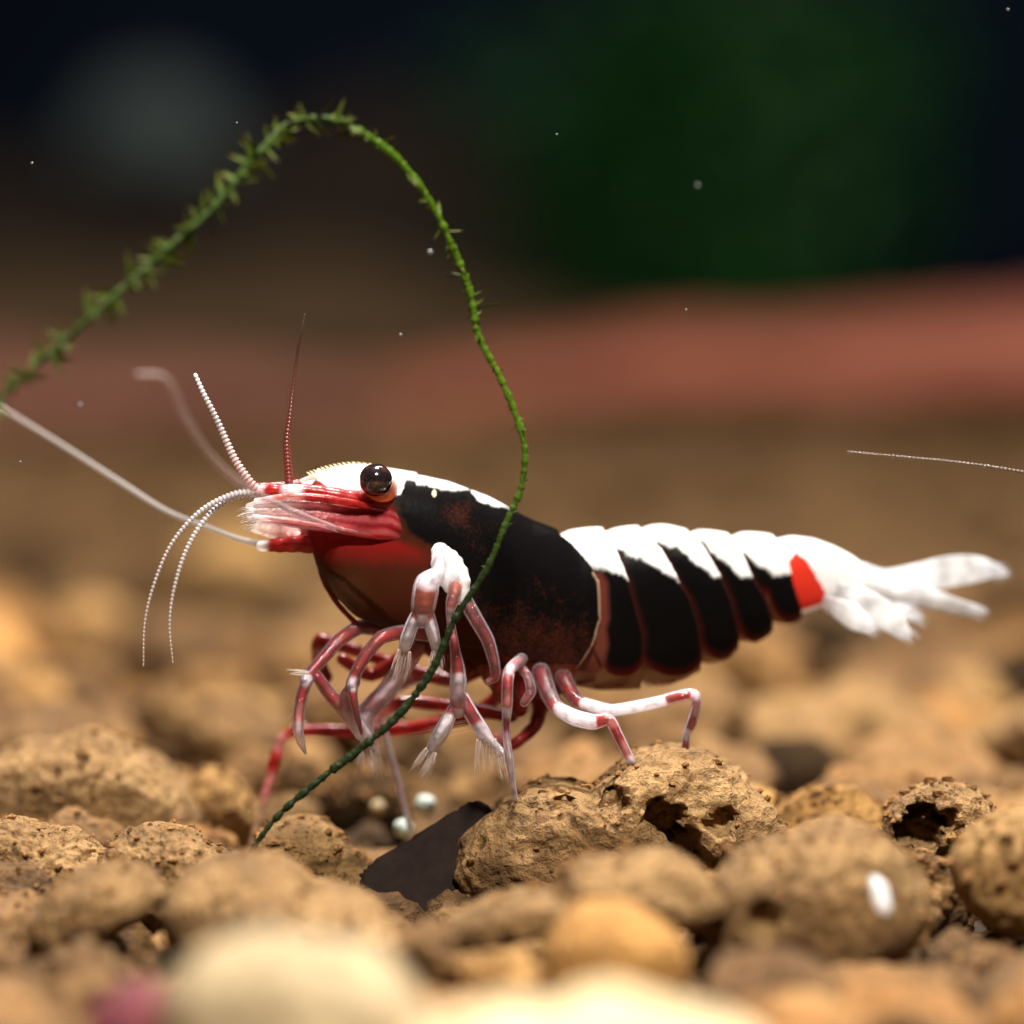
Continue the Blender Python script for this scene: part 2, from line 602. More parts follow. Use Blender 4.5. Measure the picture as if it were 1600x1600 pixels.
profile_rock('stone', [(1105, 1420), (1150, 1350), (1240, 1310), (1340, 1298), (1410, 1340), (1440, 1420), (1400, 1490), (1240, 1510), (1120, 1490)],
             -12, 3.2, STONE, 51, 'rounded blurred stone carrying the white chip', sub=5, holes=[(1190, 1420, 30, .8)], grain=.12)
profile_rock('stone', [(1490, 1360), (1520, 1300), (1580, 1272), (1680, 1290), (1700, 1380), (1640, 1450), (1540, 1440)],
             -9, 2.4, SOIL_G, 53, 'orange tan blurred stone in front of the stone with black cavities', sub=5, grain=.08)
profile_rock('stone', [(1205, 1300), (1240, 1255), (1300, 1236), (1360, 1250), (1385, 1300), (1360, 1350), (1240, 1350)],
             7, 2.0, SOIL_G, 55, 'orange stone between the large pitted stone and the stone with black cavities', sub=5, grain=.08)
profile_rock('stone', [(280, 1150), (310, 1105), (370, 1092), (430, 1110), (450, 1160), (400, 1215), (310, 1210)],
             40, 2.6, SOIL_G, 57, 'glowing golden stone behind the far bent leg', sub=4)
profile_rock('stone', [(280, 890), (320, 845), (390, 835), (440, 870), (450, 920), (390, 945), (300, 935)],
             118, 4, SOIL_G, 59, 'golden blurred stone below the drooping feelers', sub=4)

GAP_SHADE = soil_mat('gap_shade_material', (.034, .019, .008), (.058, .033, .014), (.085, .05, .022), spec=.08)  # near-black colour for lumps that stand in for shaded gaps between granules
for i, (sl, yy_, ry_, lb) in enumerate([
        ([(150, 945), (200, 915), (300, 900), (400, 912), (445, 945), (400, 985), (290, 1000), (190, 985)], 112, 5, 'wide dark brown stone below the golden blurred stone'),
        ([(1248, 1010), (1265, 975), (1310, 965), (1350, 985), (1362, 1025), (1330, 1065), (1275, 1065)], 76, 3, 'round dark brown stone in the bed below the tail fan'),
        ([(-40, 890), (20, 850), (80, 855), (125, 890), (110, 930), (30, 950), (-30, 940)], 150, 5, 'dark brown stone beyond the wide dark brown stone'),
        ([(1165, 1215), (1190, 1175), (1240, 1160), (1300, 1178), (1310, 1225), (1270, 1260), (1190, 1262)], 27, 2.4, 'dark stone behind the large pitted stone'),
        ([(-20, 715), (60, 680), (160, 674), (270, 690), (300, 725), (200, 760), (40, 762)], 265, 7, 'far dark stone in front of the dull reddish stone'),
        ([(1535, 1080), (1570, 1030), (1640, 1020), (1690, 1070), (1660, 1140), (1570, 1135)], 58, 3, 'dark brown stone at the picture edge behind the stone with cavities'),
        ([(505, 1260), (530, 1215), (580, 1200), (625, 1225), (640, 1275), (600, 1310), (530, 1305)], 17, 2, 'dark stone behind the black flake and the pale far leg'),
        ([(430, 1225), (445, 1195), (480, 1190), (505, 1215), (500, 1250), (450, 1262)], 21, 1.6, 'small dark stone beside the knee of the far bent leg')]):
    profile_rock('stone', sl, yy_, ry_, GAP_SHADE, 70 + i, lb, sub=4, grain=.05)  # named like the stones, but each of these lumps stands for shade

# scattered granules: ten shapes, shared mesh data
shapes = []
for k in range(10):
    v, f = rock_verts(4, 100 + k, .36, .11, 16)
    me = bpy.data.meshes.new('soil_granule')
    me.from_pydata((v * S).tolist(), [], f)
    me.polygons.foreach_set('use_smooth', np.ones(len(me.polygons), bool))
    me.materials.append(SOIL if k else SOIL_G)
    shapes.append((me, v, f))

placed = []
FRONT_L = 'blurred brown soil granule on the ground in front of the shrimp'
MID_L = 'brown soil granule in the bed around the feet of the shrimp'
BACK_L = 'blurred brown soil granule in the bed stretching away behind the shrimp'
cnt = 0
cells = {}


def free(x, y, r):
    cx, cy = int(x // 8), int(y // 8)
    for a in range(cx - 2, cx + 3):
        for b in range(cy - 2, cy + 3):
            for (u, w, q) in cells.get((a, b), ()):
                if (u - x) ** 2 + (w - y) ** 2 < ((q + r) * .80) ** 2:
                    return False
    return True


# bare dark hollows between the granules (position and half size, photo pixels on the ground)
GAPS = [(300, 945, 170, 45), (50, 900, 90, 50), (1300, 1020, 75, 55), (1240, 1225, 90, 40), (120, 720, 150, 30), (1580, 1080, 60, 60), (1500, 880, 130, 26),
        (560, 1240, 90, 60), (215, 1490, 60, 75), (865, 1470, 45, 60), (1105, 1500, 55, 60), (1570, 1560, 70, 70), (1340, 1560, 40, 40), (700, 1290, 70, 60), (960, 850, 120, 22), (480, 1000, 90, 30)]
cand = []
yy = -52.0
while yy < 330:
    hw = 17 * (DIST + yy) / DIST + 12
    base = 2.3 if yy < 25 else 2.6 + (min(yy, 260) - 25) * .011
    for _ in range(int(hw * 2.2)):
        cand.append((R.uniform(-hw, hw), yy + R.uniform(0, 3), base * R.choice([.5, .7, .9, 1.0, 1.2, 1.5])))
    yy += 3
far = Join()
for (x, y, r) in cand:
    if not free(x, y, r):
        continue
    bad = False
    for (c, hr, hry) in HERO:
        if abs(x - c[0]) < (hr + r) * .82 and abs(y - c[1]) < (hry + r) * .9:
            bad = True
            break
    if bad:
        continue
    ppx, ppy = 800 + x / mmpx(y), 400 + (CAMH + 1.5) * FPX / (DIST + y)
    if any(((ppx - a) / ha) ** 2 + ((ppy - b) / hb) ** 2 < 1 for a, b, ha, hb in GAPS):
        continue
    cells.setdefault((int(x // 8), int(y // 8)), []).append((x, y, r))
    top = -.5 + (R.uniform(-1.0, .6) if y < 25 else R.uniform(-3.2, 1.5)) + (min(max(y, 0), 420) * .006 if y > 0 else 0)
    if y < 0:
        top = (-.9 if y > -12 else -1.5) + R.uniform(-.9, .3)
    if abs(y) < 14 and -12 < x < 3:
        top -= .7
    if y > 120:
        top += (min(y, 420) - 120) * .012
    me, v, f = shapes[R.randrange(10)]
    sc = (r * R.uniform(.9, 1.25), r * R.uniform(.9, 1.2), r * R.uniform(.72, .95))
    z = top - sc[2]
    placed.append((x, y, z, sc, me, v, f))
placed.sort(key=lambda q: q[1])
for i, (x, y, z, sc, me, v, f) in enumerate(placed):
    a = R.uniform(0, 6.28)
    inview = abs(x) < 17.5 * (DIST + y) / DIST + 3
    if cnt < 290 and inview:
        o = bpy.data.objects.new('soil_granule', me)
        C.objects.link(o)
        o.location = (x * S, y * S, z * S)
        o.scale = sc
        o.rotation_euler = (R.uniform(-.4, .4), R.uniform(-.4, .4), a)
        if y < -7:
            tag(o, FRONT_L, 'granule', 'soil granules in front of the shrimp')
        elif y < 14:
            tag(o, MID_L, 'granule', 'soil granules around the shrimp feet')
        else:
            tag(o, BACK_L, 'granule', 'soil granules behind the shrimp')
        cnt += 1
    else:
        vv = rock3 if False else None
        ca, sa = math.cos(a), math.sin(a)
        b3, f3 = ICO[3]
        k = R.randrange(1000)
        p = b3 * np.array(sc) * (1 + .16 * np.sin(b3[:, [1, 2, 0]] * 3.1 + k))
        p = np.stack([p[:, 0] * ca - p[:, 1] * sa, p[:, 0] * sa + p[:, 1] * ca, p[:, 2]], -1) + np.array([x, y, z])
        far.add(p, f3)
i2v, i2f = ico(2)
for _ in range(2600):
    y = R.uniform(-50, 60)
    x = R.uniform(-1, 1) * (17 * (DIST + y) / DIST + 6)
    r = R.uniform(.3, 1.0)
    k = R.random() * 9
    p = i2v * r * (1 + .22 * np.sin(i2v[:, [1, 2, 0]] * 3.7 + k))
    far.add(p + np.array([x, y, ground_z(x, y) + R.uniform(0, 1.3)]), i2f)
g = far.obj('gravel', SOIL)
tag(g, 'fine brown gravel filling the gaps and reaching back to the pink stone', 'gravel', kind='stuff')


# crumbs lying on the stones near the focus plane
cr = Join()
c_v, c_f = ico(1)
srcs = []
for ob in [o for o in C.objects if o.type == 'MESH' and o.name.startswith(('stone', 'soil_granule'))]:
    yb = ob.location.y / S
    if -16 < yb < 22:
        me = ob.data
        co = np.empty(len(me.vertices) * 3)
        no = np.empty(len(me.vertices) * 3)
        me.vertices.foreach_get('co', co)
        me.vertices.foreach_get('normal', no)
        srcs.append((ob, co.reshape(-1, 3), no.reshape(-1, 3)))
bpy.context.view_layer.update()
for ob, co, no in srcs:
    Mw = np.array(ob.matrix_world)
    for _ in range(230 if ob.name.startswith('stone') else 80):
        i = R.randrange(len(co))
        p = Mw[:3, :3] @ co[i] + Mw[:3, 3]
        nn = Mw[:3, :3] @ no[i]
        nn /= np.linalg.norm(nn)
        if nn[2] < -.1:
            continue
        r = abs(R.gauss(0, .085)) + .03
        q = c_v * r * np.array([R.uniform(.7, 1.3), R.uniform(.7, 1.3), R.uniform(.5, 1)]) * (1 + .3 * np.sin(c_v[:, [2, 0, 1]] * 4 + R.random() * 6))
        cr.add(q + p / S + nn * r * .3, c_f)
cro = cr.obj('soil_crumbs', SOIL, smooth=False)
tag(cro, 'fine brown soil crumbs sprinkled over the stones', 'crumbs', kind='stuff')


def lump(name, ctrl, mat, seed, label, cat, ns=40, n=24, amp=.18, freq=.05, parent=None):
    """long low body: rows (px, py_centre, y, radius_mm_up, radius_mm_deep)"""
    K = catmull([[*W(a, b, y), ru, rv] for a, b, y, ru, rv in ctrl], n)
    v, f, _ = tube_mesh(K[:, :3], K[:, 3], K[:, 4], ns, flat=True)
    cen = v.mean(0)
    for i in range(len(v)):
        v[i] += (v[i] - cen) * np.array([0, .3, 1]) * amp * fbm(v[i], freq, seed, 3) * .6 + np.array([0, 0, 1]) * 1.2 * amp * 6 * fbm(v[i], freq * 2, seed + 5, 2)
    o = mesh_obj(name, v, f, mat, parent, origin=None if parent else cen)
    if label:
        tag(o, label, cat)
    return o


lump('pink_stone', [(560, 640, 330, 3, 12), (760, 618, 330, 3.6, 16), (1000, 592, 330, 4.4, 20), (1250, 582, 330, 4.8, 22), (1500, 572, 330, 5.2, 24), (1800, 565, 330, 5.4, 24), (2000, 560, 330, 5, 16)],
     PINK, 5, 'long low pink stone lying across the back of the ground', 'stone')
lump('pink_stone', [(-300, 640, 300, 4, 12), (-60, 632, 300, 5, 14), (150, 634, 300, 4.4, 14), (400, 632, 300, 3.8, 12), (600, 650, 300, 2.2, 8)],
     DULL, 8, 'dull reddish stone lying behind the pale feeler tips', 'stone')
lump('sand_bank', [(-500, 600, 430, 8, 40), (-100, 560, 430, 11, 50), (250, 548, 430, 10, 50), (520, 540, 430, 11, 50), (760, 570, 430, 8, 40), (1000, 600, 430, 6, 36), (1300, 600, 430, 6, 36), (1800, 600, 430, 6, 36)],
     BANK, 12, 'brown gravel bank rising behind the dull reddish stone', 'bank')

# driftwood and the grey stone on it
lump('driftwood', [(-300, 420, 540, 16, 14), (0, 420, 540, 17, 14), (300, 400, 540, 18, 14), (600, 380, 540, 22, 14), (760, 430, 540, 16, 14), (860, 480, 540, 9, 10)],
     WOOD, 17, 'dark driftwood lying far behind in the gloom', 'driftwood')
lump('stone', [(160, 235, 528, 5, 8), (195, 215, 528, 8, 10), (245, 208, 528, 9, 11), (295, 218, 528, 8, 10), (335, 240, 528, 5, 8)],
     GREY, 19, 'blurred grey stone resting on the dark driftwood', 'stone', amp=.06)


def bush(px, py_bot, py_top, y, wpx, n, seed, label):
    rr = random.Random(seed)
    base = W(px, py_bot, y)
    root = empty('water_plant', base)
    h = (py_bot - py_top) * mmpx(y)
    hw = wpx * mmpx(y)
    st = Join()
    lf = Join()
    for k in range(16):
        x = rr.uniform(-hw, hw)
        tip = base + np.array([x, rr.uniform(-20, 20), h * rr.uniform(.6, 1.0)])
        midp = base + np.array([x * .6, rr.uniform(-8, 8), h * .4])
        K = catmull([base + np.array([x * .25, 0, -1]), midp, tip], 8)
        v, f, _ = tube_mesh(K, np.linspace(1.0, .4, len(K)), ns=6)
        st.add(v, f)
    for k in range(n):
        c = base + np.array([max(-1.5, min(1.5, rr.gauss(0, .5))) * hw, rr.gauss(0, 10), h * min(1.1, max(.04, rr.gauss(.5, .26)))])
        L, wd = rr.uniform(7, 13), rr.uniform(1.5, 3.2)
        d = Vector((rr.gauss(0, 1), rr.gauss(0, 1), rr.gauss(.5, .8))).normalized()
        s = d.cross(Vector((rr.gauss(0, 1), rr.gauss(0, 1), rr.gauss(0, 1)))).normalized()
        d, s = np.array(d), np.array(s)
        nn = np.cross(d, s) * .5
        lf.add([c - d * L / 2, c + s * wd / 2 + nn, c + d * L / 2, c - s * wd / 2 + nn], [[0, 1, 2], [0, 2, 3]])
    st.obj('stem', BUSH, root)
    o = lf.obj('foliage', BUSH, root)
    o['kind'] = 'stuff'
    tag(root, label, 'plant')
    return root


bush(1130, 520, -60, 520, 300, 1500, 4, 'dense dark green water plant far behind, out of focus')

# ------------------------------------------------------------------ small things on the ground
def prism(sil, y, th, shear=0.0):
    P = W([s[0] for s in sil], [s[1] for s in sil], [y + shear * (1300 - s[1]) for s in sil])
    n = len(P)
    c = P.mean(0)
    rows = [c + (P - c) * .93 + [0, -th / 2, 0], P + [0, -th * .3, 0], P + [0, th * .3, 0], c + (P - c) * .93 + [0, th / 2, 0]]
    v = np.vstack(rows)
    f = grid_faces(4, n).tolist()
    f.append(list(range(n))[::-1])
    f.append([3 * n + j for j in range(n)])
    return v, f, c


sil = [(562, 1368), (580, 1350), (640, 1312), (700, 1275), (738, 1254), (765, 1262), (790, 1300), (800, 1370), (800, 1420), (720, 1440), (655, 1445), (600, 1425), (566, 1400)]
sil = [tuple(p) for p in (catmull(sil + sil[:1], 6)[:-1] + np.random.default_rng(5).normal(0, 1.6, (len(sil) * 6, 2)))]
v, f, c = prism(sil, 1.0, .45, .012)
o = mesh_obj('bark_flake', v, f, FLAKE, origin=c, smooth=False)
tag(o, 'thin black brown bark flake leaning on the large pitted stone', 'flake')


def ball(name, px, py, y, rpx, mat, label, cat, sq=(1, 1, 1), seed=0, group=None, rot=0.0, sub=4):
    v, f = ICO[sub]
    r = rpx * mmpx(y)
    v = v * np.array(sq) * r
    if seed:
        v = np.array([p * (1 + .12 * fbm(p / r, 1.8, seed, 2)) for p in v])
    if rot:
        ca, sa = math.cos(rot), math.sin(rot)
        v = np.stack([v[:, 0] * ca - v[:, 2] * sa, v[:, 1], v[:, 0] * sa + v[:, 2] * ca], -1)
    c = W(px, py, y)
    o = mesh_obj(name, v + c, f, mat, origin=c)
    tag(o, label, cat, group)
    return o


ball('bead', 664, 1259, 9, 17, BEAD, 'round pale green bead behind the black flake', 'bead', seed=3)
ball('pebble', 630, 1294, 7, 16, BEAD, 'small white pebble under the tip of the pale far leg', 'pebble', (1, 1, .9), seed=5)
ball('pebble', 590, 1262, 12, 12, CREAM, 'tiny cream pebble beside the small white pebble', 'pebble', seed=6)
ball('chip', 1374, 1402, -14.7, 35, CHIP, 'elongated white chip lying on the rounded blurred stone', 'chip', (.48, .4, 1), seed=8, rot=.35)
for i, (px, py, y, r) in enumerate([(672, 394, -4, 6), (50, 255, 0, 3), (870, 210, 1, 2.5), (626, 523, 2, 3.5), (1072, 484, 1, 2.5), (1090, 290, -8, 4), (1575, 15, 3, 3), (125, 633, -6, 5), (370, 192, 0, 2.2), (590, 230, 3, 3), (1395, 715, 2, 2.2), (32, 722, 1, 2.5)]):
    ball('floating_speck', px, py, y, r * .75, SPECK, 'tiny pale speck drifting in the water', 'speck', seed=30 + i, group='specks drifting in the water', sub=3)

# ------------------------------------------------------------------ moss strand
def smooth_noise(n, k):
    a = rng.standard_normal(n + 2 * k)
    return np.convolve(a, np.ones(k) / math.sqrt(k), 'same')[k:-k]



mroot_p = W(380, 1348, -3)
moss = empty('moss_strand', mroot_p)
tag(moss, 'thin green moss strand arching over the shrimp with tiny leaves', 'moss')
MP = [(-60, 690, -14), (0, 622, -13), (80, 548, -12), (180, 460, -11), (262, 388, -10), (335, 322, -9), (395, 248, -8), (455, 192, -7), (520, 188, -6.5), (572, 212, -5.6), (622, 250, -5), (670, 312, -4.4), (708, 388, -3.9), (735, 460, -3.5), (748, 525, -3.3), (788, 605, -3), (818, 690, -2.8), (815, 758, -2.6), (792, 815, -2.6), (760, 890, -2.6), (712, 965, -2.6), (676, 1045, -2.6), (622, 1118, -2.6), (560, 1172, -2.6), (490, 1226, -2.7), (430, 1280, -2.8), (378, 1350, -3)]
MR = [5.5, 5.5, 5.5, 5.5, 5.8, 6, 6, 6, 6.2, 7.5, 7, 6.5, 6.5, 6.5, 6, 6, 6, 5.5, 6, 6.5, 7, 8, 8, 7.5, 7, 6, 4]
K = catmull([[*W(a, b, y), r * mmpx(y)] for (a, b, y), r in zip(MP, MR)], 26)
K[:, 3] *= .80 * (1 + .14 * smooth_noise(len(K), 3) + .10 * rng.standard_normal(len(K)))
tt = np.linspace(0, 1, len(K))[:, None]
ga, gb = np.array([.060, .125, .005, 1]), np.array([.012, .020, .006, 1])  # gb puts the shade on the lower strand into its colour
gl_ = np.array([.026, .046, .004, 1])
w1 = np.clip((tt - .28) / .1, 0, 1)
w2 = np.clip((tt - .62) / .12, 0, 1)
mc = (gl_ * (1 - w1) + ga * w1) * (1 - w2) + gb * w2
v, f, c = tube_mesh(K[:, :3], K[:, 3], ns=10, cols=mc)
v += rng.normal(0, .012, v.shape)
mesh_obj('stem', v, f, MOSS, moss, c)
# one leaf mesh, copied
LV, LF, LC = [], [], []
for i in range(6):
    t = i / 5
    w = .16 * math.sin(math.pi * min(1, t * .9 + .12)) ** .8 * (1 - t * .55)
    z = .10 * t * t
    for s in (-1, 0, 1):
        LV.append((t, s * w, z + (.03 if s else 0)))
        LC.append((.034 + .035 * t, .07 - .008 * t, .006, 1))
for i in range(5):
    for s in (0, 1):
        a = i * 3 + s
        LF.append([a, a + 1, a + 4, a + 3])
leaf_me = None
leaf_specs = []
for i in range(len(K)):
    q = i / len(K)
    if q < .33:
        p = .8
    elif q < .40:
        p = .30
    elif q < .62:
        p = .3
    elif q < .9:
        p = .2
    else:
        p = .1
    if R.random() < p:
        L = (R.uniform(.45, .95) if q < .3 else R.uniform(.35, .75)) if q < .45 else R.uniform(.2, .42)
        if q > .62:
            L = R.uniform(.15, .25)
        leaf_specs.append((i, R.uniform(0, 6.28), L))
# the clearly visible ones of the photograph
for (px, py, ang, L) in [(462, 188, 175, .75), (470, 195, 165, .5), (525, 190, 65, .75), (560, 212, 190, .75), (600, 215, 25, .5), (735, 482, 5, .85), (712, 425, 150, .6), (708, 405, 140, .5), (716, 437, 178, .6), (730, 470, 175, .35), (742, 460, 20, .35), (410, 262, -45, .9), (400, 225, 160, .8), (395, 232, 150, .7), (385, 250, 165, .7), (345, 275, 150, .6), (330, 330, 175, .8), (350, 340, -60, .6), (262, 380, 140, .4), (35, 580, 160, .6)]:
    d = np.hypot(K[:, 0] / mmpx(-5) + 800 - px, 0) * 0
    pix = np.array([np.sum((W(px, py, p[1]) - p[:3]) ** 2) for p in K])
    leaf_specs.append((int(pix.argmin()), ('a', math.radians(ang)), L))
T, U, V = frames(K[:, :3])
for (i, a, L) in leaf_specs:
    if isinstance(a, tuple):
        d = Vector((math.cos(a[1]), R.uniform(-.25, .1), math.sin(a[1])))
    else:
        d = Vector(U[i] * math.cos(a) + V[i] * math.sin(a)) * .8 + Vector(T[i]) * R.choice([-.5, -.3, .5, .7])
    d.normalize()
    if leaf_me is None:
        leaf_me = bpy.data.meshes.new('leaf')
        leaf_me.from_pydata((np.array(LV) * S).tolist(), [], LF)
        ca = leaf_me.color_attributes.new('col', 'FLOAT_COLOR', 'POINT')
        ca.data.foreach_set('color', np.array(LC, np.float32).ravel())
        leaf_me.polygons.foreach_set('use_smooth', np.ones(len(leaf_me.polygons), bool))
        leaf_me.materials.append(MOSS)
    o = bpy.data.objects.new('leaf', leaf_me)
    C.objects.link(o)
    o.parent = moss
    p = K[i, :3] + np.array(d) * K[i, 3] * .5
    o.location = (Vector(p) - Vector(mroot_p)) * S
    o.rotation_mode = 'QUATERNION'
    from mathutils import Quaternion
    o.rotation_quaternion = d.to_track_quat('X', 'Z') @ Quaternion((1, 0, 0), R.uniform(-1.2, 1.2))
    o.scale = (L, L * R.uniform(.8, 1.15), L)

# ------------------------------------------------------------------ the shrimp
YAW = math.radians(20)
SX, SY = -math.sin(YAW), math.cos(YAW)      # direction from near flank to far flank


def ym(px):
    return 2.0 + (np.asarray(px, float) - 620) * .02125 * math.tan(YAW)


shrimp = empty('shrimp', W(800, 1250, 3.2))
tag(shrimp, 'small black and white banded shrimp with red head standing on the gravel', 'shrimp')


def ip(x, pts):
    p = np.array(pts, float)
    return np.interp(x, p[:, 0], p[:, 1])


TOP = [(478, 782), (484, 764), (492, 752), (505, 742), (530, 735), (560, 733), (620, 738), (660, 743), (700, 752), (760, 775), (800, 797), (850, 822), (875, 836), (900, 834), (940, 829), (960, 833), (1000, 826), (1040, 826), (1075, 833), (1100, 834), (1140, 839), (1170, 838), (1200, 840), (1215, 842), (1240, 840), (1270, 844), (1300, 855), (1325, 868), (1350, 886), (1366, 897), (1390, 904)]
BOT = [(478, 800), (484, 830), (492, 868), (500, 890), (520, 930), (555, 968), (590, 984), (640, 1000), (700, 1030), (760, 1062), (800, 1080), (860, 1086), (900, 1078), (960, 1076), (1010, 1076), (1060, 1062), (1100, 1042), (1150, 1012), (1200, 985), (1250, 962), (1290, 940), (1330, 932), (1366, 928), (1390, 922)]
HW = [(478, 8), (484, 26), (492, 40), (520, 54), (580, 66), (650, 82), (750, 98), (850, 100), (930, 92), (1000, 86), (1100, 74), (1200, 54), (1260, 42), (1320, 34), (1366, 26), (1390, 18)]
JT = [  # joint lines x(py)
    [(835, 872), (850, 893), (880, 920), (905, 934), (960, 937), (1000, 925), (1030, 906), (1090, 880)],
    [(828, 940), (850, 957), (900, 979), (951, 993), (981, 1002), (1040, 1003), (1090, 1000)],
    [(828, 998), (856, 1029), (884, 1047), (905, 1058), (927, 1074), (969, 1088), (1006, 1093), (1090, 1094)],
    [(833, 1073), (854, 1096), (892, 1119), (927, 1137), (969, 1149), (1000, 1153), (1090, 1156)],
    [(838, 1137), (866, 1157), (899, 1172), (927, 1191), (956, 1203), (1060, 1212)],
    [(840, 1205), (860, 1224), (885, 1230), (910, 1236), (945, 1249), (1000, 1258)],
]
NX, NP = 760, 200
xs = np.linspace(478, 1390, NX)
ph = np.linspace(0, 2 * math.pi, NP, endpoint=False)
kt, kb, kw = ip(xs, TOP), ip(xs, BOT), ip(xs, HW)


def smooth1(a, w):
    k = np.ones(w) / w
    return np.convolve(np.pad(a, w // 2, mode='edge'), k, 'valid')[:len(a)]


kt, kb, kw = smooth1(kt, 9), smooth1(kb, 15), smooth1(kw, 31)
cs, sn = np.cos(ph), np.sin(ph)
lat = np.sign(cs) * np.abs(cs) ** .82               # -1 near flank ... +1 far flank
lat = -lat
ver = np.sign(sn) * np.abs(sn) ** .95
X0, PHI = np.meshgrid(xs, ph, indexing='ij')
LATm = np.broadcast_to(lat, X0.shape)
mid = (kt + kb) / 2
half = (kb - kt) / 2
PYv = mid[:, None] - half[:, None] * ver[None, :]
hwv = kw[:, None] * LATm
XE = X0 + np.abs(hwv) * math.sin(YAW)                # position along the flank as seen from the side
jn = np.array([[fbm((a * .05, b * .05, 0), 1.0, 2, 3) for b in (0,)] for a in range(2)])
J = [np.interp(PYv, [p[0] for p in jt], [p[1] for p in jt]) for jt in JT]
seg = sum((XE > j).astype(int) for j in J)
bounds = [np.full_like(XE, 470.0)] + J + [np.full_like(XE, 1400.0)]
t = np.zeros_like(XE)
for k in range(7):
    m = seg == k
    a, b = bounds[k][m], bounds[k + 1][m]
    t[m] = (XE[m] - a) / (b - a + 1e-6)
disp = np.zeros_like(XE)
m = seg == 0
disp[m] = 5.0 * np.clip((t[m] - .90) / .1, 0, 1)
m = (seg >= 1) & (seg <= 5)
disp[m] = -11 + 13 * np.clip(t[m] / .45, 0, 1) ** .6 + 4.5 * np.sin(np.clip(t[m], 0, 1) * math.pi * .75)
m = seg == 6
disp[m] = -5 + 7 * np.clip(t[m] / .18, 0, 1) ** .6
# pleura lobes over the soft belly
LOBE = [None, (935, 1003, 1046), (1000, 1094, 1047), (1092, 1150, 1022), (1150, 1206, 996), (1204, 1256, 966)]
lobe = np.full_like(XE, 2000.0)
for k in range(1, 6):
    a, b, y1 = LOBE[k]
    u = (XE - (a + b) / 2) / ((b - a) / 2)
    q = y1 - 22 * np.clip(np.abs(u), 0, 1.2) ** 3
    lobe = np.where(seg == k, q, lobe)
CARL = ip(XE, [(478, 872), (540, 900), (640, 985), (700, 1000), (760, 1006), (800, 1024), (850, 1031), (900, 1029), (940, 1010)])
lobe = np.where(seg == 0, CARL, lobe)
below = PYv - lobe
disp -= np.where((seg <= 5), 5 * np.clip(below / 8, 0, 1), 0)
taper = np.clip((xs - 478) / 60, 0, 1)[:, None]
disp *= taper
rl = LATm * np.ones_like(X0)
Yc = ym(X0)
mp = (DIST + Yc) / FPX
cen = W(X0, PYv, Yc)
dl = (hwv + disp * np.broadcast_to(lat, X0.shape)) * mp
dv = disp * np.broadcast_to(ver, X0.shape) * mp
BV = cen.copy()
BV[..., 0] += dl * SX
BV[..., 1] += dl * SY
BV[..., 2] += dv


def vn(A, B, s, seed):
    """cheap smooth value noise on two arrays"""
    r2 = np.random.default_rng(seed)
    G = r2.random((256, 256))
    x, y = A * s, B * s
    xi, yi = np.floor(x).astype(int), np.floor(y).astype(int)
    fx, fy = x - xi, y - yi
    fx, fy = fx * fx * (3 - 2 * fx), fy * fy * (3 - 2 * fy)
    g = lambda i, j: G[i % 256, j % 256]
    return (g(xi, yi) * (1 - fx) + g(xi + 1, yi) * fx) * (1 - fy) + (g(xi, yi + 1) * (1 - fx) + g(xi + 1, yi + 1) * fx) * fy - .5


jx = 5 * vn(XE, PYv, .09, 1) + 2 * vn(XE, PYv, .25, 2)
jy = 6 * vn(XE, PYv, .09, 3) + 2.5 * vn(XE, PYv, .25, 4)
QX, QY = XE + jx, PYv + jy
col = np.zeros(XE.shape + (4,))
mot = np.zeros_like(XE)
BLACK, WHITE = (.004, .0035, .0035, 1), (.84, .82, .78, 1)
RED, CHEEK = (.24, .011, .010, .95), (.062, .015, .006, .93)
BELLY = (.24, .105, .05, .78)
BELLYW = (.22, .045, .025, .85)


def put(mask, c, soft=None):
    if soft is None:
        col[mask] = c
    else:
        w = np.clip(soft, 0, 1)[..., None]
        col[:] = col * (1 - w) + np.array(c) * w


col[:] = BLACK
# carapace
fr = seg == 0
put(fr & (below > 0), BELLYW)
edge = ip(QY, [(735, 628), (775, 618), (800, 632), (830, 648), (842, 670), (860, 706), (900, 728), (960, 752), (1010, 790), (1040, 800)])
w = np.where(fr, np.clip((edge - QX) / 14, 0, 1), 0)
put(None, CHEEK, w)
w = np.where(fr, np.exp(-((QX - 545) / 24) ** 2 - ((QY - 922) / 34) ** 2) * .5, 0)
put(None, (.13, .050, .02, .6), w)
w = np.where(fr, np.clip((edge - 26 - QX) / 30, 0, 1) * np.clip((885 - QY) / 36, 0, 1), 0)
put(None, RED, w)
# head cap and dorsal stripe
capl = ip(QX, [(478, 740), (500, 752), (520, 772), (560, 782), (600, 778), (630, 768), (636, 748), (660, 754), (690, 762), (735, 766), (746, 778), (775, 789), (800, 794), (812, 790)])
put(None, WHITE, np.where(fr & (QX < 815), np.clip((capl - QY) / 4 + .5, 0, 1), 0))
put(fr & (np.hypot(QX - 678, (QY - 770) * 1.0) < 5), (.7, .62, .4, 1))
mot = np.where(fr, .14 + .60 * np.clip((QY - 880) / 140, 0, 1), -.5)
mot += np.where(fr, .45 * np.exp(-((QX - 712) / 26) ** 2 - ((QY - 800) / 24) ** 2), 0)
mot += np.where(fr, .22 * np.exp(-((QX - 745) / 40) ** 2 - ((QY - 850) / 40) ** 2), 0)
mot += np.where(fr, -.2 * np.clip((QX - 870) / 60, 0, 1), 0)
mot = np.where((col[..., 0] > .03) & fr, mot * 0 - .5, mot)
mot = np.where(fr & (QY > 840) & (w < .2) & (QX < edge), .42, mot)
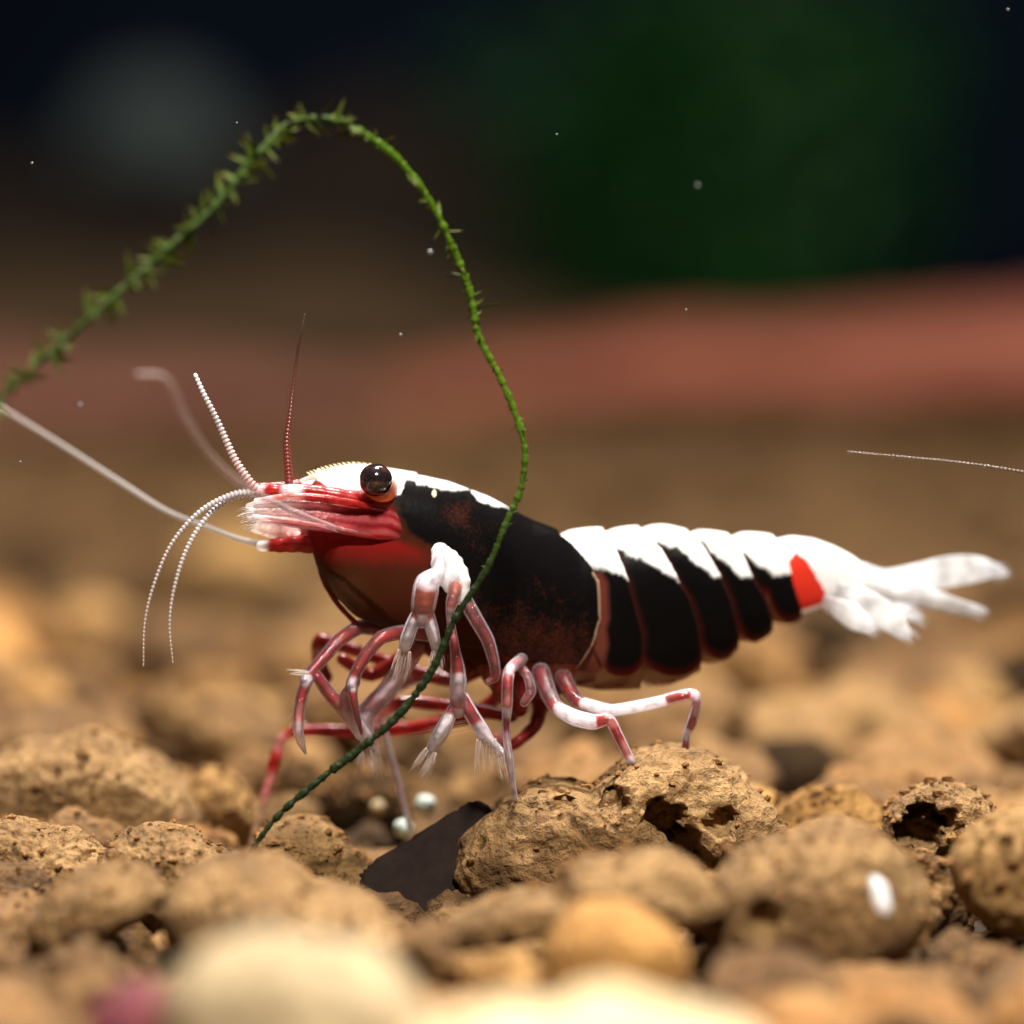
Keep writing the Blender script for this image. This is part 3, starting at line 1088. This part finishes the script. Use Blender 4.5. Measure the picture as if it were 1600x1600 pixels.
# pale rim of the carapace
put(fr & (J[0] - XE < 4.5) & (PYv > 890) & (PYv < 1040), (.34, .20, .13, .8))
# abdomen saddles
SAD = {1: [(930, 886), (955, 893), (968, 896), (992, 914), (1010, 916)],
       2: [(960, 848), (975, 863), (1000, 876), (1030, 892), (1052, 906), (1075, 908)],
       3: [(1000, 832), (1030, 846), (1060, 864), (1090, 886), (1112, 900), (1135, 900)],
       4: [(1075, 836), (1100, 848), (1130, 880), (1150, 902), (1180, 902)],
       5: [(1140, 840), (1168, 866), (1185, 888), (1205, 900), (1240, 896)]}
for k in range(1, 6):
    s = seg == k
    put(s & (below > 0), BELLY)
    ab = s & (below <= 0)
    w = np.where(ab, np.clip(1 - (XE - J[k - 1]) / 12, 0, 1), 0)
    put(None, (.045, .009, .007, 1), w * .9)
    w = np.where(ab, np.clip(1 - (J[k] - XE) / 6, 0, 1), 0)
    put(None, (.055, .012, .009, 1), w * .7)
    w = np.where(ab, np.clip(1 + below / 18, 0, 1), 0)
    put(None, (.13, .010, .007, 1), w ** 1.5 * .8)
    put(None, WHITE, np.where(s, np.clip((ip(QX, SAD[k]) - 3 - QY) / 5 + .5, 0, 1), 0))
w = np.where((seg == 1) & (PYv > 890) & (PYv < 1050), np.clip((17 + .4 * np.clip(PYv - 975, 0, 60) - (XE - J[0])) / 8, 0, 1), 0)
put(None, (.13, .034, .022, .95), w)
s = seg == 6
put(s, (.86, .85, .84, 1))
px6 = np.array([(1222, 880), (1241, 860), (1256, 872), (1268, 890), (1278, 908), (1292, 934), (1262, 948), (1240, 962), (1230, 930)])


def inpoly(x, y, P):
    r = np.zeros(x.shape, bool)
    j = len(P) - 1
    for i in range(len(P)):
        c1 = (P[i, 1] > y) != (P[j, 1] > y)
        xx = (P[j, 0] - P[i, 0]) * (y - P[i, 1]) / (P[j, 1] - P[i, 1] + 1e-9) + P[i, 0]
        r ^= c1 & (x < xx)
        j = i
    return r


put(s & inpoly(XE + jx * .4, PYv + jy * .4, px6), (.62, .035, .018, 1))
bf = grid_faces(NX, NP).tolist()
bf.append(list(range(NP)))
bf.append([(NX - 1) * NP + j for j in range(NP)][::-1])
mesh_obj('body', BV.reshape(-1, 3), bf, BODY, shrimp, col.reshape(-1, 4), {'mot': mot})

# ---- colours of the limbs (r, g, b, opacity)
K_ = {'R': (.40, .020, .018, .92), 'D': (.26, .02, .018, .95), 'W': (.88, .88, .88, 1.0), 'P': (.90, .74, .78, .8), 'C': (.88, .82, .84, .40),
      'O': (.62, .14, .05, .85), 'M': (.62, .22, .20, .72), 'T': (.55, .34, .20, .45), 'B': (.92, .88, .92, .9), 'Q': (.34, .07, .06, .62)}


def limb(name, rows, parent=None, ns=14, n=9, shell=1.22, label=None, lname='shell'):
    """rows: px, py, depth mm, radius px, colour key"""
    A = catmull([[*W(a, b, y), r * mmpx(y)] for a, b, y, r, k in rows], n)
    cc = band([K_[k] for *_, k in rows], n)
    A = .55 * A + .45 * lin([[*W(a, b, y), r * mmpx(y)] for a, b, y, r, k in rows], n)
    A[:, 3] = np.maximum(A[:, 3] * (.84 if shell else .95), .012)
    jit = 1 + .05 * np.sin(np.arange(len(A)) * 1.3)
    v, f, c = tube_mesh(A[:, :3], A[:, 3] * (.74 if shell else .9) * jit, ns=ns, cols=cc)
    # small uneven blotches
    c = c.copy()
    bl = np.array([fbm(p, 3.2, 5, 2) for p in v])
    c[:, :3] *= (1 + .6 * bl)[:, None]
    c[:, 3] = np.clip(c[:, 3] + .3 * bl, .05, 1)
    c = np.clip(c, 0, 1)
    o = mesh_obj(name, v, f, LIMB, parent or shrimp, c)
    if shell:
        v, f, _ = tube_mesh(A[:, :3], A[:, 3], ns=ns)
        mesh_obj(lname, v, f, SHELL, o)
    if label:
        o['label'] = label
    return o


def hairs(parent, base, tip, y, n, wb, wt, rad=.7, name='bristles', col=(.62, .48, .42, .6), seed=0, curl=1.5):
    """a brush of fine hairs between two pixel points"""
    rr = random.Random(seed)
    jn_ = Join()
    for _ in range(int(n * 1.7)):
        u, w2 = rr.uniform(-1, 1), rr.uniform(-1, 1)
        L = rr.uniform(.55, 1.05)
        nx, ny = -(tip[1] - base[1]), tip[0] - base[0]
        ln = math.hypot(nx, ny)
        nx, ny = nx / ln, ny / ln
        b = (base[0] + nx * u * wb, base[1] + ny * u * wb)
        e = (base[0] + (tip[0] - base[0]) * L + nx * (u * wt + w2 * 3), base[1] + (tip[1] - base[1]) * L + ny * (u * wt + w2 * 3))
        m = ((b[0] + e[0]) / 2 + rr.uniform(-1, 1) * curl * .4 + nx * u * curl, (b[1] + e[1]) / 2 + ny * u * curl)
        y0 = y + rr.uniform(-.15, .15)
        Kc = catmull([W(*b, y0), W(*m, y0 + rr.uniform(-.15, .15)), W(*e, y0 + rr.uniform(-.35, .35))], 4)
        v, f, c = tube_mesh(Kc, np.linspace(rad, rad * .3, len(Kc)) * .72 * mmpx(y), ns=4, cap=False, cols=np.array([col] * len(Kc)))
        jn_.add(v, f, c)
    return jn_.obj(name, FEELER, parent)


# ---- far-side limbs
limb('walking_leg', [(790, 1075, 5.5, 13, 'D'), (740, 1118, 6, 13, 'D'), (640, 1138, 6.2, 13, 'R'), (540, 1142, 6.3, 13, 'D'), (462, 1142, 6.3, 11, 'R'), (440, 1156, 6.3, 10, 'M'), (428, 1192, 6.3, 11, 'R'), (420, 1222, 6.3, 9, 'M'), (402, 1285, 6.2, 7, 'T'), (386, 1338, 6, 4, 'T')], shell=0, label='far walking leg bent at a sharp knee')
limb('walking_leg', [(720, 1050, 5.2, 12, 'D'), (640, 1062, 5.6, 12, 'D'), (590, 1100, 5.6, 10, 'M'), (604, 1160, 5.6, 7, 'C'), (622, 1225, 5.6, 6.5, 'P'), (640, 1292, 5.6, 5, 'B')], label='pale far leg reaching down to a white pebble')
limb('walking_leg', [(770, 1040, 4.6, 13, 'D'), (700, 1062, 5, 13, 'D'), (600, 1032, 5.2, 12, 'D'), (545, 1012, 5.2, 12, 'D'), (500, 1000, 5.2, 13, 'D'), (497, 1030, 5.1, 12, 'M'), (510, 1058, 5, 11, 'D')], shell=0)
limb('walking_leg', [(800, 1120, 4.8, 12, 'D'), (730, 1108, 4.6, 13, 'R'), (640, 1096, 4.4, 12, 'D'), (590, 1112, 4.2, 13, 'M'), (573, 1140, 4, 10, 'P'), (590, 1172, 4, 6, 'C')], shell=0)
limb('walking_leg', [(690, 1000, 4.2, 14, 'D'), (640, 1020, 4.2, 14, 'D'), (580, 1055, 4.2, 13, 'D'), (535, 1030, 4.0, 11, 'D')], shell=0)
limb('walking_leg', [(830, 1080, 4.2, 15, 'D'), (845, 1100, 4, 15, 'D'), (836, 1135, 3.6, 12, 'D'), (800, 1165, 3.4, 10, 'R'), (776, 1150, 3.4, 8, 'M')], shell=0)
# pale claw behind
cl = limb('claw_leg', [(690, 985, 2.6, 12, 'M'), (655, 1010, 2.4, 15, 'M'), (630, 1045, 2.2, 18, 'P'), (600, 1085, 2.2, 19, 'P'), (575, 1108, 2.2, 16, 'M')])
limb('claw_finger', [(590, 1092, 2.2, 17, 'M'), (570, 1120, 2.2, 20, 'P'), (572, 1150, 2.2, 16, 'P'), (580, 1175, 2.3, 8, 'C')], cl)
hairs(cl, (576, 1165), (578, 1215), 2.3, 26, 14, 22, seed=2)

# ---- foremost legs
c1 = limb('claw_leg', [(600, 985, 2.2, 13, 'D'), (562, 980, 1.8, 14, 'D'), (530, 1000, 1.2, 13, 'R'), (505, 1028, .8, 12, 'R'), (484, 1052, .5, 11.5, 'R'), (477, 1062, .4, 11, 'B')], ns=16)
limb('claw_finger', [(482, 1060, .4, 11, 'B'), (472, 1085, .3, 11, 'R'), (467, 1115, .2, 11.5, 'M'), (466, 1142, .1, 10, 'C'), (471, 1162, .1, 7.5, 'C'), (477, 1176, .1, 3, 'B')], c1)
limb('claw_finger', [(495, 1056, .5, 11, 'R'), (515, 1085, .6, 13, 'R'), (538, 1108, .7, 15, 'M'), (558, 1128, .8, 15, 'P'), (575, 1150, .9, 11, 'B'), (585, 1168, .9, 5, 'C')], c1)
hairs(c1, (482, 1052), (448, 1051), .4, 6, 3, 4, seed=3, curl=1, col=(.9, .85, .75, .9))
hairs(c1, (470, 1120), (450, 1150), .3, 8, 14, 14, .5, seed=33, curl=2)
c2 = limb('claw_leg', [(672, 992, 1.4, 14, 'R'), (628, 988, .9, 14, 'R'), (596, 996, .4, 13, 'R'), (574, 1020, .2, 12, 'R'), (558, 1048, .1, 12, 'R'), (549, 1070, .0, 11.5, 'B')], ns=16)
limb('claw_finger', [(551, 1068, 0, 10, 'B'), (552, 1092, -.1, 8.5, 'R'), (558, 1120, -.1, 7, 'R'), (565, 1146, -.1, 3.5, 'R')], c2)
limb('claw_finger', [(556, 1066, .1, 9, 'M'), (540, 1088, .3, 12, 'M'), (545, 1118, .5, 13, 'P'), (562, 1150, .6, 8, 'C')], c2)

# ---- near claws
up = limb('claw_leg', [(688, 862, 0.2, 17, 'W'), (697, 880, -.1, 29, 'W'), (712, 908, -.3, 28, 'W'), (724, 936, -.4, 14, 'W')], ns=20, shell=0, label='white upper segment of the near claw legs')
c3 = limb('claw_leg', [(690, 872, -.3, 14, 'W'), (684, 895, -.7, 15, 'W'), (668, 912, -1.0, 24, 'B'), (664, 930, -1.0, 25, 'O'), (661, 952, -1.0, 23, 'O'), (661, 968, -1.0, 17, 'B')], ns=18)
limb('claw_finger', [(652, 958, -1.0, 12, 'R'), (644, 976, -1.0, 13, 'B'), (636, 998, -1.0, 13.5, 'W'), (632, 1014, -1.0, 11, 'W')], c3)
limb('claw_finger', [(668, 958, -1.0, 13, 'O'), (674, 980, -1.0, 13, 'B'), (679, 1000, -1.0, 11.5, 'W'), (682, 1016, -1.0, 9, 'W')], c3)
hairs(c3, (632, 1016), (622, 1062), -1, 30, 10, 14, .6, seed=5)
hairs(c3, (682, 1016), (680, 1060), -1, 26, 7, 12, .6, seed=6)
c4 = limb('claw_leg', [(712, 902, -.5, 13, 'W'), (711, 922, -.8, 13, 'O'), (706, 942, -.9, 12, 'M'), (703, 958, -.9, 8, 'B'), (706, 985, -.9, 8.5, 'M'), (711, 1015, -.9, 10, 'R'), (715, 1042, -.9, 13.5, 'R'), (716, 1062, -.9, 16, 'B'), (715, 1085, -.9, 16, 'P'), (716, 1102, -.9, 15, 'M'), (716, 1112, -.9, 13, 'B')], ns=18)
limb('claw_finger', [(708, 1106, -.9, 10, 'R'), (698, 1128, -1, 14, 'W'), (686, 1150, -1.0, 15, 'W'), (674, 1170, -1.0, 11, 'W'), (668, 1180, -1, 6, 'W')], c4)
limb('claw_finger', [(722, 1092, -.8, 15, 'R'), (738, 1118, -.8, 14, 'R'), (754, 1142, -.8, 13.5, 'B'), (768, 1160, -.8, 9, 'W'), (786, 1176, -.8, 7, 'B')], c4)
hairs(c4, (674, 1172), (652, 1214), -1, 42, 10, 17, .55, seed=7)
hairs(c4, (760, 1154), (762, 1208), -.8, 34, 16, 20, .55, seed=8)
hairs(c4, (784, 1174), (790, 1222), -.8, 26, 9, 7, .55, seed=9)
hairs(c4, (740, 1130), (640, 1150), -.6, 5, 14, 14, .35, seed=19, col=(.45, .3, .2, .8))

# ---- near walking legs
limb('walking_leg', [(722, 930, .6, 14, 'Q'), (742, 965, .5, 14, 'Q'), (762, 1000, .5, 13, 'Q'), (772, 1035, .5, 11, 'Q'), (774, 1058, .5, 9, 'R'), (762, 1066, .5, 6, 'M')])
limb('walking_leg', [(815, 1030, 1.4, 12, 'Q'), (802, 1040, .2, 11, 'R'), (796, 1048, -.5, 11, 'B'), (793, 1066, -.8, 11.5, 'R'), (792, 1098, -.9, 11.5, 'M'), (792, 1112, -.9, 10, 'B'), (791, 1130, -.9, 8, 'R'), (792, 1158, -.9, 8, 'P'), (797, 1190, -.9, 7.5, 'B'), (801, 1222, -.8, 6, 'B'), (806, 1250, -.6, 4, 'B')], ns=16, label='slim pale walking leg standing beside the large pitted stone')
limb('walking_leg', [(806, 1035, 1.4, 9, 'Q'), (824, 1056, .8, 9, 'Q'), (830, 1080, .6, 10, 'Q'), (819, 1098, .5, 8, 'Q')])
limb('walking_leg', [(845, 1050, 1.6, 18, 'D'), (856, 1082, 1.0, 16, 'D'), (866, 1102, .6, 14, 'R'), (876, 1110, .4, 14, 'W'), (900, 1122, .2, 15.5, 'W'), (926, 1128, .1, 15, 'W'), (934, 1127, .1, 14, 'R'), (946, 1124, 0, 12.5, 'R'), (955, 1128, 0, 11, 'M'), (964, 1146, 0, 10.5, 'R'), (977, 1172, 0, 10, 'M'), (986, 1190, 0, 8.5, 'B'), (992, 1206, 0.1, 5, 'C')], ns=16, label='near rear leg with a thick white band')
limb('walking_leg', [(880, 1060, 2.2, 17, 'D'), (894, 1084, 1.8, 14, 'R'), (906, 1098, 1.5, 13, 'R'), (914, 1100, 1.4, 12.5, 'W'), (955, 1110, 1.2, 11.5, 'W'), (1000, 1103, 1.2, 11.5, 'W'), (1036, 1095, 1.2, 11, 'W'), (1044, 1092, 1.2, 11, 'R'), (1072, 1085, 1.2, 11, 'R'), (1086, 1086, 1.2, 10, 'B'), (1088, 1104, 1.2, 9.5, 'M'), (1080, 1132, 1.3, 10, 'R'), (1073, 1146, 1.3, 7.5, 'B'), (1071, 1166, 1.3, 8, 'R'), (1069, 1186, 1.3, 5, 'M')], ns=16, label='rearmost leg stretched back with a long white band')
# under the thorax: leg bases
limb('leg_base', [(745, 985, 2.4, 30, 'D'), (775, 1040, 2.6, 34, 'D'), (800, 1080, 2.8, 30, 'D'), (812, 1108, 3, 16, 'D')], shell=0)
limb('leg_base', [(820, 1020, 2.8, 30, 'D'), (845, 1060, 2.8, 30, 'D'), (860, 1088, 2.6, 18, 'D')], shell=0)
limb('leg_base', [(640, 950, 2.4, 34, 'D'), (680, 995, 2.6, 34, 'D'), (720, 1040, 2.8, 28, 'D')], shell=0)
# swimmerets tucked under the belly
limb('swimmeret', [(900, 1040, 3.5, 12, 'T'), (925, 1058, 3.3, 9, 'D'), (905, 1066, 3.2, 5, 'D')], shell=0)
limb('swimmeret', [(985, 1050, 4.0, 12, 'T'), (970, 1066, 3.8, 9, 'D'), (930, 1072, 3.6, 5, 'D')], shell=0)
limb('swimmeret', [(1070, 1045, 4.6, 12, 'T'), (1050, 1062, 4.4, 9, 'T'), (1010, 1070, 4.2, 5, 'T')], shell=0)

# ---- face: translucent mouth sheath with a dark front edge
limb('mouthpart', [(498, 872, 1.6, 8, 'D'), (508, 910, 1.6, 6, 'D'), (528, 944, 1.6, 5, 'D'), (556, 974, 1.6, 5, 'D')], shell=0)
limb('mouthpart', [(560, 860, 1.2, 16, 'D'), (545, 890, 1.3, 15, 'D'), (520, 886, 1.4, 14, 'D')], shell=0)

# ---- eyes
def eye(px, py, y, rpx, stalk_to, near=True):
    c = W(px, py, y)
    r = rpx * mmpx(y)
    v, f = ICO[5]
    cc = np.zeros((len(v), 4))
    cc[:, 3] = 1
    for i, d in enumerate(v):
        a = max(0, fbm(d, 2.6, 4, 3))
        cc[i, :3] = np.array([.010, .006, .007]) + a * np.array([.05, .014, .010])
    vv = v * np.array([1, 1, .97]) * r + c
    o = mesh_obj('eye', vv, f, EYE, shrimp, cc)
    # stalk: cup behind the eyeball
    A = catmull([[*W(*p[:3]), p[3] * mmpx(y)] for p in stalk_to], 8)
    ck = np.array([K_['W'] if i < len(A) * .25 else (.70, .20, .07, .92) for i in range(len(A))])
    v2, f2, c2_ = tube_mesh(A[:, :3], A[:, 3], ns=24, cols=ck)
    mesh_obj('eyestalk', v2, f2, LIMB, o, c2_)
    return o


eye(587, 750, -.15, 26.5, [(604, 766, 1.3, 21), (597, 763, .6, 22.5), (590, 757, .15, 24)])
e2 = eye(497, 746, 3.4, 16, [(545, 756, 3.0, 16), (520, 752, 3.2, 16), (505, 748, 3.3, 15)])

# ---- rostrum with teeth
rb = catmull([[*W(a, b, y), r * mmpx(y)] for a, b, y, r in [(650, 742, 2.2, 4), (600, 738, 1.9, 8), (556, 734, 1.5, 9), (520, 738, 1.3, 8), (490, 745, 1.1, 5), (468, 752, 1.0, 2)]], 10)
v, f, c = tube_mesh(rb[:, :3], rb[:, 3], rb[:, 3] * .45, ns=14, flat=True, cols=np.tile((.86, .82, .76, .92), (len(rb), 1)))
ro = mesh_obj('rostrum', v, f, LIMB, shrimp, c)
for i in range(16):
    q = rb[12 + i * 2]
    b0 = q[:3] + np.array([0, 0, q[3] * .8])
    K2 = np.array([b0, b0 + [-.05, 0, .07], b0 + [-.13, 0, .11]])
    v, f, c = tube_mesh(K2, [.045, .03, .008], ns=6, cols=np.tile((.9, .8, .55, .8), (3, 1)))
    mesh_obj('tooth', v, f, LIMB, ro, c)


# ---- antennal scales and peduncles
def blade(name, rows, thick, tilt, parent=None, n=8, ns=22, cols=None, mat=None, veins=0):
    A = catmull([[*W(a, b, y), r * mmpx(y)] for a, b, y, r, k in rows], n)
    cc = lin([K_[k] if isinstance(k, str) else k for *_, k in rows], n)
    A[:, 3] = np.maximum(A[:, 3], .02)
    v, f, c = tube_mesh(A[:, :3], A[:, 3], np.minimum(A[:, 3], thick), ns=ns, flat=True, tilt=tilt, cols=cc)
    c = c.copy()
    bl = np.array([fbm(p, 1.4, 8, 3) for p in v])
    if veins:                                  # lengthwise streaks across the blade
        u = np.tile(np.cos(np.linspace(0, 2 * math.pi, ns, endpoint=False)), len(v) // ns)
        stv = np.sin(u * 11 + bl * 2) * veins
        c[:, :3] *= (1 + stv)[:, None]
        c[:, 1:3] += (np.clip(stv, 0, 1) * .18)[:, None]
        c[:, 3] -= np.clip(stv, -.1, 1) * .6
    c[:, :3] *= (1 + .4 * bl)[:, None]
    c[:, 3] = np.clip(c[:, 3] + .2 * bl, .08, 1)
    o = mesh_obj(name, v, f, mat or LIMB, parent or shrimp, np.clip(c, 0, 1))
    return o


sc1 = blade('antennal_scale', [(660, 832, 1.5, 5, (.30, .012, .015, .3)), (636, 825, .75, 20, (.32, .013, .016, .6)), (592, 812, .4, 33, (.38, .015, .018, .92)), (530, 806, .0, 30, (.42, .03, .035, .85)), (470, 800, -.2, 27, (.52, .12, .13, .7)), (420, 798, -.3, 22, (.72, .42, .42, .5)), (388, 800, -.4, 14, (.82, .70, .70, .4))], .12, .35, veins=.5, ns=48)
v = W([0], [0], 0)
limb('scale_rib', [(640, 806, 1.2, 5, 'R'), (560, 788, -.15, 7, 'R'), (500, 778, -.45, 8, 'R'), (450, 775, -.55, 6, 'M'), (400, 782, -.6, 4, 'P')], sc1, shell=0)
limb('scale_rib', [(640, 850, 1.2, 4, 'R'), (560, 832, 0, 4, 'M'), (505, 822, -.3, 4, 'M'), (440, 812, -.5, 4, 'M'), (396, 806, -.5, 3, 'P')], sc1, shell=0)
hairs(sc1, (400, 810), (372, 818), -.3, 26, 16, 20, .8, 'fringe', (.8, .72, .66, .6), 12)
blade('antennal_scale', [(600, 850, 2.6, 20, 'D'), (540, 842, 2.4, 24, 'D'), (480, 832, 2.2, 24, 'R'), (430, 826, 2.2, 18, (.6, .3, .25, .6)), (396, 822, 2.2, 10, (.75, .6, .55, .4))], .12, .5)
limb('antennule_base', [(650, 800, 2.2, 12, 'R'), (600, 788, .8, 17, 'R'), (540, 778, .3, 16, 'R'), (490, 768, .2, 13, 'R'), (455, 766, .1, 11, 'B'), (425, 765, .1, 10, 'R'), (396, 764, .1, 7, 'B')], shell=0)
limb('antennule_base', [(560, 772, 2.4, 16, 'R'), (510, 762, 2.2, 14, 'R'), (478, 757, 2.0, 11, 'W'), (468, 757, 2.0, 10, 'R'), (430, 760, 1.8, 8, 'D'), (398, 760, 1.6, 6, 'R')], shell=0)
limb('antenna_base', [(640, 850, 2.2, 14, 'R'), (580, 850, 1.0, 18, 'R'), (520, 852, 1.2, 19, 'R'), (470, 850, 1.4, 16, 'R'), (432, 852, 1.5, 13, 'R'), (408, 853, 1.6, 9, 'C')], shell=0)


# ---- feelers
def feeler(name, rows, col_a, col_b, bead=0.0, period=.15, parent=None, label=None, n=60, ns=8):
    A = catmull([[*W(a, b, y), r * mmpx(y)] for a, b, y, r in rows], n)
    d = np.concatenate([[0], np.cumsum(np.linalg.norm(np.diff(A[:, :3], axis=0), axis=1))])
    step = min(.03, period / 6) if bead else .12
    m = max(8, int(d[-1] / step))
    dd = np.linspace(0, d[-1], m)
    A = np.stack([np.interp(dd, d, A[:, c]) for c in range(4)], -1)
    q = (dd / d[-1])[:, None]
    cc = np.array(col_a) * (1 - q) + np.array(col_b) * q
    if bead:
        w = .5 + .5 * np.cos(dd / period * 2 * math.pi)
        A[:, 3] *= 1 - bead + bead * 1.4 * w
        cc = cc.copy()
        cc[:, :3] *= (.62 + .5 * w)[:, None]
    v, f, c = tube_mesh(A[:, :3], A[:, 3], ns=ns, cols=np.clip(cc, 0, 1))
    o = mesh_obj(name, v, f, FEELER, parent or shrimp, c)
    if label:
        o['label'] = label
    return o


feeler('antennule', [(402, 766, .1, 7.5), (388, 750, 0, 7), (365, 715, 0, 6.5), (338, 655, 0, 5), (318, 615, 0, 4.2), (305, 586, 0, 3.4)], (.55, .25, .22, .9), (.80, .80, .82, .95), .24, .14, label='bright beaded feeler pointing up')
feeler('antennule', [(394, 768, .1, 6), (360, 774, -.1, 5), (312, 800, -.3, 4.2), (268, 850, -.5, 3.2), (240, 915, -.7, 3), (226, 975, -1, 2.5), (224, 1040, -1.4, 1.6)], (.62, .58, .60, .85), (.32, .19, .13, .55), .24, .14)
feeler('antennule', [(398, 772, .4, 6), (365, 776, .2, 5.4), (325, 806, 0, 4.6), (292, 858, -.3, 4.0), (272, 920, -.6, 3.2), (265, 975, -.8, 2.8), (270, 1035, -1.1, 1.6)], (.64, .60, .62, .85), (.36, .25, .19, .55), .24, .14)
feeler('antennule', [(452, 757, .3, 7.5), (450, 725, .3, 6.2), (448, 690, .3, 5.8), (453, 650, .3, 4.2), (458, 605, .4, 2.8), (466, 545, .4, 2.2), (476, 492, .5, 1.6)], (.24, .03, .025, .9), (.10, .065, .045, .6), .18, .13, label='thin dark red feeler standing upright')
feeler('antenna', [(600, 842, 1.2, 3.4), (520, 824, -.6, 5.4), (430, 787, -4.5, 6.1), (372, 752, -8, 5.8), (325, 706, -10, 5.1), (290, 652, -11.5, 4.8), (270, 606, -12.5, 4.1), (252, 586, -13, 3.4), (215, 584, -13.5, 2.7)], (.62, .40, .44, .32), (.55, .45, .42, .32), label='out of focus antenna curling up in front')
feeler('antenna', [(440, 856, 1.5, 6.1), (380, 844, 2.5, 5.1), (330, 826, 4, 4.4), (260, 798, 5.5, 4.1), (180, 748, 7, 4.1), (100, 697, 8.5, 3.7), (20, 648, 10, 3.4), (-60, 600, 11, 3.4)], (.36, .34, .32, .5), (.42, .37, .34, .5), label='long pale antenna sweeping out past the picture edge')
fo = feeler('feeler', [(1325, 706, 1.0, 1.6), (1400, 713, 1.0, 2.0), (1500, 723, 1.0, 2.4), (1600, 738, 1.0, 2.8), (1750, 768, 1.2, 3.2)], (.14, .09, .06, .8), (.10, .065, .045, .85), .2, .14, parent=empty('loose_feeler', W(1600, 738, 1.0)), label=None)
tag(fo.parent, 'single hair-thin brown feeler of a hidden animal reaching in above the tail', 'feeler')

# ---- tail fan
TW = (.86, .86, .87, 1.0)
TE = (.80, .83, .88, .5)
blade('tail_blade', [(1340, 902, 7.2, 26, TW), (1380, 908, 7.6, 20, TW), (1430, 902, 8.0, 22, TW), (1480, 894, 8.4, 26, TW), (1525, 890, 8.8, 22, TW), (1556, 892, 9, 11, TE), (1574, 897, 9.2, 3, TE)], .03, .25)
blade('tail_blade', [(1345, 918, 7.0, 16, TW), (1400, 926, 7.4, 15, TW), (1450, 935, 7.8, 18, TW), (1495, 948, 8.2, 14, TW), (1530, 954, 8.5, 8, TE), (1540, 957, 8.6, 3, TE)], .03, .4)
blade('tail_blade', [(1280, 938, 6.6, 10, TW), (1305, 950, 5.9, 17, TW), (1332, 964, 5.5, 22, TW), (1356, 980, 5.3, 13, TW), (1366, 986, 5.2, 4, TE)], .03, .5)
blade('tail_blade', [(1300, 925, 6.6, 18, TW), (1345, 940, 6.3, 25, TW), (1384, 964, 6.0, 25, TW), (1408, 984, 5.9, 16, TW), (1422, 996, 5.8, 5, TE)], .03, .5)
blade('tail_blade', [(1330, 922, 7.8, 14, TW), (1380, 938, 8.2, 16, TW), (1420, 956, 8.6, 14, TE), (1440, 968, 8.8, 5, TE)], .03, .4)

tails = [o for o in shrimp.children if o.name.startswith('tail_blade')]
for o, (b, e, y, wb) in zip(tails, [((1545, 892), (1582, 898), 9, 12), ((1515, 952), (1548, 962), 8.5, 9), ((1350, 976), (1376, 994), 5.3, 10), ((1404, 982), (1432, 1006), 5.9, 12), ((1428, 962), (1452, 976), 8.7, 9)]):
    hairs(o, b, e, y, 13, wb, wb * 1.1, .45, 'fringe', (.80, .82, .86, .4), seed=int(b[0]))
for o in list(bpy.data.objects):
    if '_org' in o:
        del o['_org']
